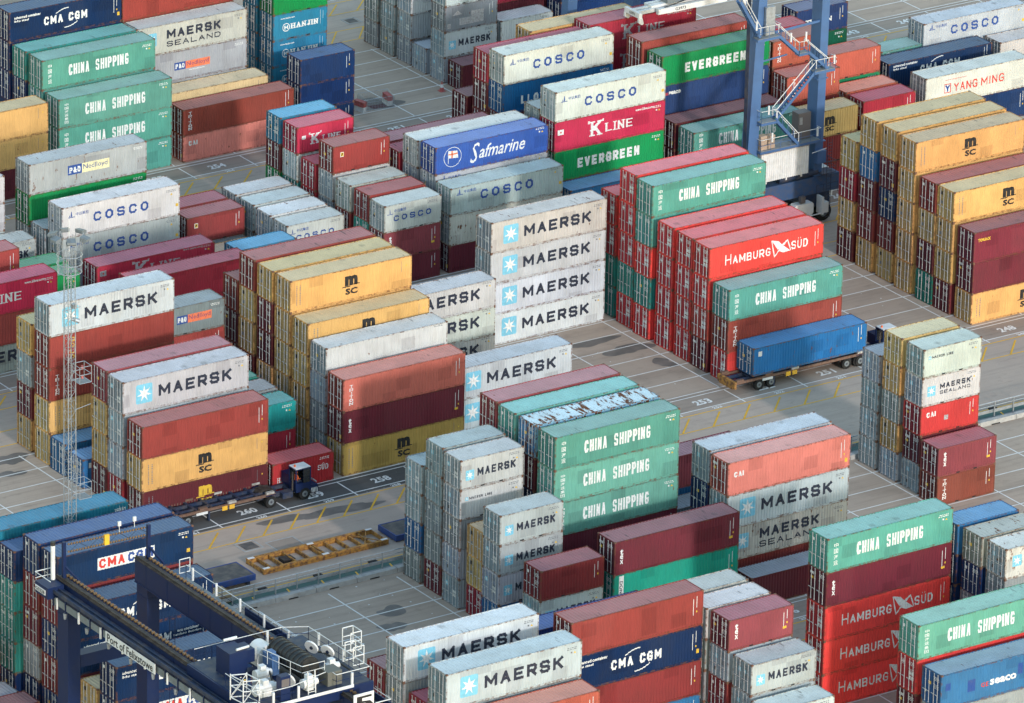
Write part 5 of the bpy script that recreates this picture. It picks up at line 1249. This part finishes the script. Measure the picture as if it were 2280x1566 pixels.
def sign(name, parent, ax, X, ya, yb, z0, z1, txt, k='k', back=M_WPAINT, serif=None, pad=.08):
    """a printed board: ax 'x' faces -x (text runs towards -y), ax 'y' faces -y (text runs towards +x)"""
    b = MB()
    if ax == 'x': b.box(X, min(ya, yb), z0, X+.05, max(ya, yb), z1)
    else: b.box(ya, X, z0, yb, X+.05, z1)
    o = b.obj(name, back, parent); vs, fs = tm(txt, .015, 0)
    px = [v_[0] for v_ in vs]; pz = [v_[1] for v_ in vs]; a0, a1, c0, c1 = min(px), max(px), min(pz), max(pz); m_ = MB()
    for v_ in vs:
        u = (v_[0]-a0)/(a1-a0); w2 = z0+pad+(v_[1]-c0)/(c1-c0)*(z1-z0-2*pad)
        l_ = ya+(yb-ya)*(.04+.92*u); m_.v.append((X-.012, l_, w2) if ax == 'x' else (l_, X-.012, w2))
    m_.f = [tuple(f) for f in fs]; m_.m = [0]*len(fs); m_.obj("sign_text", MATS[k], o)
sign("port_name_board", t, 'x', 248.66-OX, 414.6-OY, 407.7-OY, 20.55, 21.35, "Port of Felixstowe")
b = MB(); b.box(*A(248.3, 422.2, 21.0), *A(249.7, 424.0, 21.9)); b.obj("end_box", M_NAVY, t)
sign("fleet_number_board", t, 'x', 248.24-OX, 423.9-OY, 422.5-OY, 21.25, 21.65, "G0328", pad=.06)
sign("bay_number_board", t, 'y', 393.2-OY, 256.3-OX, 258.0-OX, 21.3, 22.75, "5", pad=.2)
# hoop with festoon lines at the far end
b = MB(); b.box(*A(250.05, 422.9, 21.96), *A(250.3, 423.15, 24.9)); b.box(*A(257.3, 422.9, 21.96), *A(257.55, 423.15, 24.7)); b.beam(A(250.2, 423.0, 23.0), A(250.9, 422.0, 21.96), .14, .14); b.beam(A(257.4, 423.0, 23.0), A(257.9, 421.6, 21.96), .14, .14); b.obj("portal_post", M_NAVY, t)
b = MB(); x = 250.5
while x < 257.2:
    for z, dz in ((24.6, 0), (24.0, -.08)): b.box(*A(x, 422.95, z-(x-250.5)*.02), *A(x+.12, 423.05, z+.13-(x-250.5)*.02))
    x += .24
b.obj("festoon_links", M_AMBER, t, kind="stuff")
b = MB(); b.path([A(250.5,423,24.6),A(257.3,423,24.5)], .03, 4); b.path([A(250.5,423,24.0),A(257.3,423,23.85)], .03, 4)
for i in range(8): x = 250.6+i*.85; b.tube(A(x,423,24.6 if i%2 else 24.0), A(x+.85,423,24.0 if i%2 else 24.6), .018, 4)
b.obj("festoon_frame", M_BLACK, t)
b = MB(); b.box(*A(253.6, 422.9, 23.9), *A(254.0, 423.1, 24.7)); b.obj("hazard_trolley", M_YMARK, t)
for (x, z) in ((254.9, 24.65), (256.2, 24.75)): b = MB(); b.tube(A(x,423,z), A(x,423,z+.6), .025, 5); b.box(*A(x-.12,422.93,z+.5), *A(x+.12,423.07,z+.85)); b.obj("lamp_pole", M_WPAINT, t)
b = MB(); b.tube(A(249.4,423.3,22.0), A(249.4,423.3,24.7), .17, 10); b.tube(A(249.4,423.3,24.72), A(249.4,423.3,25.0), .19, 10, 1); b.obj("exhaust_stack", [M_WPAINT, M_BLACK], t)
b = MB(); b.path([A(249.6,424.0,22.6),A(248.3,424.0,22.6),A(248.3,421.8,22.6)], .035, 5); b.path([A(249.6,424.0,22.1),A(248.3,424.0,22.1)], .03, 4); b.obj("corner_handrail", M_WPAINT, t)
# outer walkway on the far girder
b = MB(); b.box(*A(258.4, Y0c, 20.35), *A(259.9, Y1c-2.0, 20.42)); b.obj("walkway", M_MOSS, t)
b = MB(); b.box(*A(259.95, Y0c, 19.95), *A(260.05, Y1c-10, 21.0)); b.obj("kick_plate", M_NAVY, t)
b = MB(); rail_run(b, [A(259.7, Y1c-2.2, 20.42), A(259.7, Y0c, 20.42)], 2.4, 1.1); b.tube(A(259.7, Y0c, 21.52), A(258.4, Y0c, 21.52), .04, 5); b.obj("walkway_handrail", [M_WPAINT, M_NAVY], t)
for i in range(8): y = Y1c-3.4-i*3.3; b = MB(); b.tube(A(259.55,y,20.75), A(259.55,y,21.75), .09, 8); b.obj("tube_lamp", M_WPAINT, t)
b = MB(); b.path([A(259.2,Y1c-2.1,20.9),A(259.2,Y1c-2.1,22.0),A(260.1,Y1c-2.1,22.0),A(260.1,Y1c-2.1,20.9),A(259.2,Y1c-2.1,20.9)], .04, 4); b.path([A(259.2,Y1c-2.1,21.4),A(260.1,Y1c-2.1,21.4)], .03, 4); b.obj("gate", M_WPAINT, t)
b = MB()
for x in (258.0, 258.45): b.tube(A(x, 420.9, 8), A(x, 420.9, 18), .03, 4)
for k in range(33): b.tube(A(258.0, 420.9, 8+k*.3), A(258.45, 420.9, 8+k*.3), .02, 4)
b.obj("leg_ladder", M_NAVY, t)
# ---- trolley
tz = 22.3
tr = link("trolley", None, t, A(254.4, 400.0, 0))
TX0, TY0 = 254.4, 400.0
def B_(X, Y, Z): return (X-TX0, Y-TY0, Z)
b = MB(); b.box(*B_(249.6, 395.4, tz), *B_(251.4, 404.6, tz+.12), 1); b.box(*B_(251.4, 395.4, tz), *B_(259.2, 396.8, tz+.12), 1); b.box(*B_(251.4, 402.6, tz), *B_(259.2, 404.6, tz+.12), 1); b.box(*B_(256.6, 396.8, tz), *B_(259.2, 402.6, tz+.12), 1)
b.box(*B_(252.2, 397.4, tz-.4), *B_(256.4, 398.0, tz+.1), 0); b.box(*B_(252.2, 401.2, tz-.4), *B_(256.4, 401.8, tz+.1), 0); b.box(*B_(249.5, 395.25, tz-.7), *B_(259.3, 395.39, tz+.1), 0); b.box(*B_(249.45, 395.4, tz-.7), *B_(249.59, 404.6, tz+.1), 0); b.box(*B_(253.4, 396.85, tz), *B_(256.5, 402.5, tz+.06), 0)
b.obj("trolley_frame", [M_NAVY, M_DKB], tr)
b = MB(); b.box(*B_(249.9, 395.2, tz+.02), *B_(257.6, 395.24, tz+.25)); b.obj("white_skirt", M_WPAINT, tr)
b = MB(); b.box(*B_(250.6, 400.7, tz+.12), *B_(252.1, 402.5, 24.4)); b.box(*B_(252.1, 401.0, tz+.9), *B_(252.9, 402.4, 24.2)); b.obj("electrical_cabin", M_NAVY, tr)
b = MB(); b.tube(B_(251.4,402.8,24.5), B_(252.5,402.8,24.5), .09, 6); b.tube(B_(251.3,400.9,24.5), B_(252.4,401.0,24.5), .09, 6); b.obj("roof_lamps", M_WPAINT, tr)
b = MB()
P_ = [(-.85, 0)] + [(-.85*math.cos(R(a)), .55+.95*math.sin(R(a))) for a in range(0, 181, 15)] + [(.85, 0)]
b.extr([(254.3+x-TX0, tz+.12+z) for x, z in P_], 401.5-TY0, 402.9-TY0); b.obj("brake_housing", M_WPAINT, tr)
b = MB(); b.tube(B_(255.1,397.2,23.55), B_(255.1,401.45,23.55), .85, 28); b.obj("rope_drum", M_BLACK, tr, smooth=False)
b = MB()
for k in range(9):
    y = 397.3+k*.5; b.tube(B_(255.1,y,23.55), B_(255.1,y+.1,23.55), .91, 28)
b.obj("drum_flanges", M_BLACK, tr, kind="stuff")
b = MB(); b.box(*B_(253.5, 399.6, tz+.12), *B_(254.1, 400.9, 23.9)); b.box(*B_(253.55,399.9,23.91), *B_(254.0,400.5,24.15)); b.obj("motor_cover", M_MIDB, tr)
for i, (x, y, z, r1, l_) in enumerate(((252.4, 399.3, 23.0, .38, 1.1), (251.3, 397.2, 22.9, .42, 1.6), (254.3, 396.1, 23.1, .36, 1.0), (257.4, 398.0, 22.9, .33, .9))):
    b = MB(); b.tube(B_(x-l_/2,y,z), B_(x+l_/2,y,z), r1, 12); b.tube(B_(x+l_/2,y,z), B_(x+l_/2+.25,y,z), r1*.7, 10); b.box(*B_(x-l_*.3,y-r1*.8,z-.5), *B_(x+l_*.3,y+r1*.8,z-.1)); b.box(*B_(x-.2,y-.25,z+r1*.8), *B_(x+.25,y+.2,z+r1+.3)); b.obj("motor", M_WPAINT, tr)
for i, (x, y) in enumerate(((253.2, 397.0), (257.6, 400.9), (258.2, 399.7))):
    b = MB(); b.tube(B_(x,y,23.2), B_(x+.12,y+.05,23.25), .55, 18); b.tube(B_(x-.02,y,23.2), B_(x+.2,y+.05,23.25), .18, 10, 1); b.obj("sheave", [M_WPAINT, M_DKB], tr)
b = MB(); b.box(*B_(255.9, 396.0, tz+.12), *B_(257.1, 397.2, 23.5)); b.obj("grey_cabinet", plain("olive_grey_cabinet", (.13, .13, .11), .6), tr)
b = MB(); b.box(*B_(251.7, 395.6, tz+.12), *B_(252.5, 396.2, 24.3)); b.box(*B_(251.75,395.57,23.5), *B_(252.4,395.595,24.1), 1); b.obj("control_post", [M_NAVY, M_BROWNBOX], tr)
b = MB()
rail_run(b, [B_(250.0,404.5,tz+.12), B_(257.4,404.5,tz+.12), B_(259.1,403.6,tz+.12), B_(259.1,395.5,tz+.12)], 1.3)
b.obj("far_handrail", [M_WPAINT, M_NAVY], tr)
b = MB(); rail_run(b, [B_(259.1,395.5,tz+.12), B_(256.3,395.5,tz+.12), B_(256.3,396.4,tz+.12), B_(254.6,396.0,tz+.12), B_(252.6,395.5,tz+.12), B_(249.7,395.5,tz+.12), B_(249.7,399.8,tz+.12)], 1.3); b.obj("near_handrail", [M_WPAINT, M_NAVY], tr)
b = MB(); rail_run(b, [B_(253.2,401.3,tz+.9), B_(254.1,396.6,tz+.9), B_(256.0,396.6,tz+.9)], 1.0, 1.0, 0, 0); b.obj("drum_guard_rail", [M_WPAINT, M_WPAINT], tr)
b = MB()
for x, y in ((259.7,398.4), (260.9,400.6)):
    for z in (22.6, 23.3, 24.0): b.path([B_(x-.5,y-.6,z), B_(x+.4,y-.6,z), B_(x+.4,y+.5,z), B_(x-.5,y+.5,z)], .04, 5)
    for dx, dy in ((-.5,-.6),(.4,-.6),(.4,.5),(-.5,.5)): b.tube(B_(x+dx,y+dy,22.6), B_(x+dx,y+dy,24.0), .04, 5)
b.obj("outer_cage", M_WPAINT, tr)
b = MB(); P4 = [(249.2,396.6),(250.3,396.2),(250.1,397.6),(249.0,398.0)]
for z in (22.5, 23.4, 24.2): b.path([B_(*P4[i % 4], z) for i in range(5)], .04, 5)
for p in P4: b.tube(B_(*p, 22.3), B_(*p, 24.3), .045, 5)
b.tube(B_(*P4[0],22.5), B_(*P4[1],24.2), .035, 4); b.tube(B_(*P4[3],22.5), B_(*P4[2],24.2), .035, 4); b.tube(B_(*P4[0],24.2), B_(*P4[3],22.5), .035, 4)
b.obj("white_cage", M_WPAINT, tr)
b = MB()
for x in (254.0, 254.6): b.tube(B_(x,395.3,19.2), B_(x,395.7,24.2), .045, 5)
for k in range(16): b.tube(B_(254.0,395.3+k*.024,19.3+k*.3), B_(254.6,395.3+k*.024,19.3+k*.3), .03, 4)
b.obj("ladder", M_WPAINT, tr)
for i, (x, y) in enumerate(((250.9,395.3),(253.0,395.3),(257.5,395.3),(259.15,399.0),(259.15,402.3),(256.2,404.55))):
    b = MB(); b.tube(B_(x,y,22.5), B_(x,y,23.45), .1, 8); b.obj("tube_lamp", M_WPAINT, tr)
b = MB(); b.path([B_(258.0,402.2,22.5),B_(258.2,400.0,23.0),B_(258.4,397.0,22.8)], .08, 6); b.path([B_(252.5,397.8,22.5),B_(252.9,399,23.2),B_(253.3,400,22.6)], .07, 6); b.obj("hose", M_BLACK, tr)
b = MB(); b.box(*B_(252.2, 396.4, 16.8), *B_(253.4, 399.4, 17.6)); b.obj("operator_platform", M_WPAINT, tr)

# ------------------------------------------------------------------ rear gantry crane (mid blue)
OX, OY = 367.6, 500.0
t = empty("rear_gantry_crane", G(OX, OY), "mid blue gantry crane with zigzag stairs and white machine house at top right", "gantry crane", "rubber tyred gantry cranes")
def leaning(X0, X1, Xt0, Xt1, y0, y1, z0, z1):
    b = MB(); n = 0
    b.v += [A(X0,y0,z0),A(X1,y0,z0),A(X1,y1,z0),A(X0,y1,z0),A(Xt0,y0,z1),A(Xt1,y0,z1),A(Xt1,y1,z1),A(Xt0,y1,z1)]
    for q in ((0,3,2,1),(4,5,6,7),(0,1,5,4),(1,2,6,5),(2,3,7,6),(3,0,4,7)): b.f.append(q); b.m.append(0)
    return b
for y in (500.0, 529.5):
    leaning(367.55, 368.75, 368.5, 369.4, y, y+1.0, 4.6, 24.0).obj("leg", M_MIDB, t)
    leaning(375.3, 376.2, 375.6, 376.45, y, y+1.5, 4.6, 24.0).obj("leg", M_MIDB, t)
    b = MB(); b.box(*A(366.2, y-.05, 2.95), *A(378.2, y+1.15, 4.58)); b.obj("sill_beam", M_SILL, t)
    for X in (367.2, 368.9, 374.9, 376.75):
        wq = link("wheel", TY, t, A(X, y+.5, .86)); wq.scale = (1.65, 2.0, 1.65); link("rim", RIM, wq)
    b = MB(); b.box(*A(366.6, y+.1, 1.5), *A(369.5, y+.9, 2.9)); b.box(*A(374.3, y+.1, 1.6), *A(377.3, y+.9, 2.9)); b.obj("bogie", M_DKB, t)
for X in (368.3, 375.5):
    b = MB(); b.box(*A(X, 499.5, 24.05), *A(X+1.1, 531.5, 26.0)); b.obj("girder", M_MIDB, t)
b = MB(); b.box(*A(367.52, 499.98, 4.6), *A(367.545, 500.5, 23.5)); b.obj("cable_duct", M_DKB, t)
for z in (7.9, 14.0, 22.4): b = MB(); b.box(*A(375.22, 499.94, z), *A(376.5, 501.56, z+.08)); b.obj("leg_flange", M_MIDB, t)
# machine house
h_ = link("machine_house", None, t, A(369.1, 499.7, 5.25))
b = MB(); n = 22; L_ = 5.35; st = L_/n
for i in range(n):
    a = i*st
    for (xa, ya, xb, yb) in ((a,0,a+.35*st,0),(a+.35*st,0,a+.5*st,.05),(a+.5*st,.05,a+.85*st,.05),(a+.85*st,.05,a+st,0)): b.quad((xa,ya,0),(xb,yb,0),(xb,yb,2.7),(xa,ya,2.7))
b.box(0,.06,0,L_,2.3,2.68); b.obj("house_wall", M_WPAINT, h_)
b = MB(); b.box(-.04,-.02,2.71,L_+.04,2.34,2.76); b.obj("house_roof", plain("rust_stained_roof", (.55,.50,.46), .7, var=.5, scale=.8, dirt=(.3,.2,.14)), h_)
b = MB(); b.tube((0,-.03,2.9),(L_,-.03,2.9),.03,5)
for i in range(5): x = .3+i*1.15; b.tube((x,-.03,2.76),(x,-.03,2.9),.03,4)
for x in (.6,2.9,4.6): b.box(x,.1,-.25,x+.15,.3,0)
b.obj("house_rail", M_WPAINT, h_)
b = MB(); b.tube(A(371.4,500.2,4.95), A(375.8,500.2,5.0), .32, 12); b.obj("silencer", M_DKB, t)
b = MB(); b.extr([(372.9-OX,1.3),(374.7-OX,1.3),(374.85-OX,1.5),(374.85-OX,2.35),(374.7-OX,2.5),(372.9-OX,2.5),(372.75-OX,2.35),(372.75-OX,1.5)], 499.2-OY, 500.0-OY); b.obj("fuel_tank", M_WPAINT, t)
b = MB(); b.box(*A(370.3,499.1,2.9), *A(371.5,499.95,3.1)); b.box(*A(371.3,499.1,2.2), *A(371.4,499.2,2.9)); b.obj("step_shelf", M_WPAINT, t)
b = MB(); b.path([A(372.9,499.0,1.25),A(375.9,499.0,1.35)], .06, 5); b.box(*A(375.6,498.9,1.2), *A(375.8,499.8,2.9)); b.box(*A(375.9,499.0,1.3), *A(376.4,499.9,2.3)); b.obj("pipe_gear", M_WPAINT, t)
b = MB(); b.box(*A(373.4,499.2,2.6), *A(373.9,499.6,3.2)); b.obj("filter_box", M_BROWNBOX, t)
b = MB()
for x in (376.35, 376.85): b.tube(A(x,499.4,.6), A(x,499.4,8.2), .03, 4)
for k in range(25): b.tube(A(376.35,499.4,.7+k*.3), A(376.85,499.4,.7+k*.3), .022, 4)
rail_run(b, [A(375.9,499.3,5.0),A(377.3,499.3,5.0),A(377.3,500.6,5.0)], .7, 1.1, 0, 0); b.box(*A(375.8,499.3,4.92), *A(377.3,500.7,4.99)); rail_run(b, [A(375.2,499.3,3.0),A(377.6,499.3,3.0)], .8, 1.0, 0, 0)
b.obj("side_ladder", M_DKB, t)
b = MB(); b.box(*A(375.3,499.5,6.0), *A(376.3,500.0,7.2)); b.obj("blue_cabinet", M_MIDB, t)
b = MB(); b.tube(A(374.6,499.4,7.25), A(376.2,499.4,7.45), .035, 5); b.obj("house_grab_rail", M_WPAINT, t)
# platforms and stairs
def deck(name, X0, X1, y0, y1, z, rails=True):
    b = MB(); b.box(*A(X0,y0,z-.28), *A(X1,y1,z-.06), 1); b.box(*A(X0+.05,y0+.05,z-.055), *A(X1-.05,y1-.05,z), 0); b.obj(name, [M_MOSS, M_MIDB], t)
    if rails:
        b = MB(); rail_run(b, [A(X0,y1,z),A(X0,y0,z),A(X1,y0,z),A(X1,y1,z)], 1.0, 1.1); b.obj("handrail", [M_WPAINT, M_MIDB], t)
deck("service_platform", 368.75, 375.5, 499.4, 501.4, 8.45)
deck("landing", 368.65, 370.4, 499.3, 500.2, 11.25)
deck("landing", 374.4, 376.7, 499.2, 499.95, 15.2)
deck("landing", 372.6, 373.6, 499.2, 499.95, 17.3)
deck("landing", 367.8, 370.3, 499.1, 499.95, 19.5)
for p, q in (((370.4,11.2),(372.9,8.5)), ((370.3,11.3),(374.6,15.2)), ((376.0,15.2),(373.6,17.3)), ((372.6,17.3),(370.2,19.5)), ((368.2,19.6),(365.9,23.4))):
    s_ = link("stair", None, t, (0,0,0)); b = MB(); stair_geo(b, A(p[0],499.3,p[1]), A(q[0],499.3,q[1]), .6); b.obj("flight", M_MIDB, s_)
    b = MB(); rail_run(b, [A(p[0],499.28,p[1]),A(q[0],499.28,q[1])], .9, 1.0, 0, 1, False, .04); rail_run(b, [A(p[0],499.92,p[1]),A(q[0],499.92,q[1])], .9, 1.0, 0, 1, False, .04)
    for e in (p, q):
        for yy in (499.28, 499.92): b.tube(A(e[0],yy,e[1]+.25), A(e[0],yy,e[1]+1.0), .04, 5)
    b.obj("stair_handrail", [M_WPAINT, M_MIDB], s_)
for (x, z) in ((369.9,9.3),(375.0,8.9),(369.4,12.0),(371.6,18.6),(373.3,18.4),(376.6,15.6),(367.7,20.4)):
    b = MB(); b.tube(A(x,499.25,z), A(x,499.25,z+.85), .09, 8); b.obj("tube_lamp", M_WPAINT, t)
b = MB(); b.box(*A(373.5,500.2,8.5), *A(374.9,501.2,11.0)); b.box(*A(373.62,500.17,9.9), *A(373.95,500.195,10.6), 1); b.obj("electrical_cabinet", [M_BROWNBOX, M_STEEL], t)
b = MB(); b.box(*A(369.0,499.6,19.55), *A(370.0,499.9,22.2)); b.obj("lift_gate", M_STEEL, t)
b = MB(); b.beam(A(369.0,500.3,16.8), A(372.0,500.3,17.0), .12, .12); b.beam(A(369.2,500.3,19.3), A(375.6,500.3,19.6), .16, .2); b.beam(A(369.2,500.3,11.1), A(370.5,500.3,11.1), .12, .2); b.obj("bracket_beams", M_MIDB, t)
# cartons on the platform
t2 = None
for i, (x, y, z, w2, d2, h2) in enumerate(((368.95,499.7,0,.75,.6,.45),(369.8,499.75,0,.8,.6,.42),(368.98,499.72,.46,.7,.55,.45),(369.82,499.78,.43,.75,.55,.40),(368.95,499.7,.92,.72,.6,.42),(369.78,499.75,.84,.82,.6,.40))):
    lab = ["lower left", "lower right", "middle left", "middle right", "upper left", "upper right"][i]
    b = MB(); b.box(0,0,.002,w2,d2,h2); b.box(-.004, d2*.42, .01, w2+.004, d2*.58, h2+.004, 1)
    b.obj("carton", [M_CARD, M_TIMBER], None, G(x, y, 8.45+z), label="brown carton, %s of the pile on the blue crane platform" % lab, cat="carton", group="cartons on the crane platform")
# white spreader hanging over the block
t = empty("container_spreader", G(369.1, 519.5, 15.0), "white telescopic container spreader hanging over the magenta lettered container", "spreader")
b = MB(); b.box(2.0,.9,.15,10.0,1.5,.75); b.box(3.6,.6,.76,8.6,1.8,1.15, 1); b.box(4.6,.8,1.16,7.2,1.6,1.7, 1); b.obj("main_beam", [M_WPAINT, M_GREYP], t)
for y in (.02, 1.98): b = MB(); b.box(2.2, y, .1, 10.0, y+.40, .62); b.obj("side_beam", M_WPAINT, t)
for x in (.2, 9.99): b = MB(); b.box(x, .7, .2, x+2.0, 1.0, .55); b.box(x, 1.45, .2, x+2.0, 1.75, .55); b.obj("telescopic_arm", M_WPAINT, t)
for x in (0, 11.85): b = MB(); b.box(x, 0, .1, x+.34, 2.42, .6); b.obj("end_beam", M_WPAINT, t)
for x in (0, 11.85):
    for y in (-.05, 2.2):
        b = MB(); b.extr([(x-.02,.1),(x+.36,.1),(x+.5,-.45),(x+.3,-.55),(x-.05,-.3)], y, y+.25); b.obj("corner_guide", M_WPAINT, t)
def spr_text(s_, x0, x1, z0, z1, y):
    vs, fs = tm(s_, .02, 0); px = [v_[0] for v_ in vs]; pz = [v_[1] for v_ in vs]; m_ = MB()
    for v_ in vs: m_.v.append((x0+(v_[0]-min(px))/(max(px)-min(px))*(x1-x0), y, z0+(v_[1]-min(pz))/(max(pz)-min(pz))*(z1-z0)))
    m_.f = [tuple(f) for f in fs]; m_.m = [0]*len(fs); m_.obj("fleet_number", L_BLACK, t)
spr_text("G3973", 4.1, 5.3, .2, .5, .012)
vs, fs = tm("G3973", .02, 0); px = [v_[0] for v_ in vs]; pz = [v_[1] for v_ in vs]; m_ = MB()
for v_ in vs: m_.v.append((-.012, 1.6-(v_[0]-min(px))/(max(px)-min(px))*.9, .22+(v_[1]-min(pz))/(max(pz)-min(pz))*.26))
m_.f = [tuple(f) for f in fs]; m_.m = [0]*len(fs); m_.obj("fleet_number", L_BLACK, t)
b = MB(); b.path([(3.0,.2,.66),(5.5,.3,.95),(8,.2,.66)], .05, 5); b.path([(8.6,2.0,.9),(9.6,1.5,.9),(10.2,.6,.7)], .06, 5); b.obj("hose", M_BLACK, t)
for x in (4.8, 7.0):
    for y in (.9, 1.5): MB().tube((x, y, 1.7), (x, y, 9.2), .02, 4).obj("hoist_rope", M_BLACK, t)
# white lorry cab behind the rear crane
t = empty("white_lorry", G(377.9, 503.5), "white lorry cab half hidden behind the blue crane side ladder", "lorry")
b = MB(); b.extr([(0,.75),(2.25,.75),(2.3,1.7),(2.05,2.95),(1.7,3.7),(.0,3.75)], 0, 2.45); b.obj("cab", M_WPAINT, t)
b = MB(); b.quad((2.285,.15,1.9),(2.285,2.3,1.9),(2.08,2.3,2.9),(2.08,.15,2.9)); b.quad((1.0,-.012,1.95),(1.9,-.012,1.95),(1.75,-.012,2.75),(1.05,-.012,2.75)); b.obj("window", M_GLASS, t)
b = MB(); b.box(-3.8,.6,.7,-.02,.85,.95); b.box(-3.8,1.6,.7,-.02,1.85,.95); b.obj("chassis", M_DKB, t)
for (x, y) in ((1.2,.15),(1.2,2.3),(-2.5,.15),(-2.5,2.3)): wheel(t, x, y)
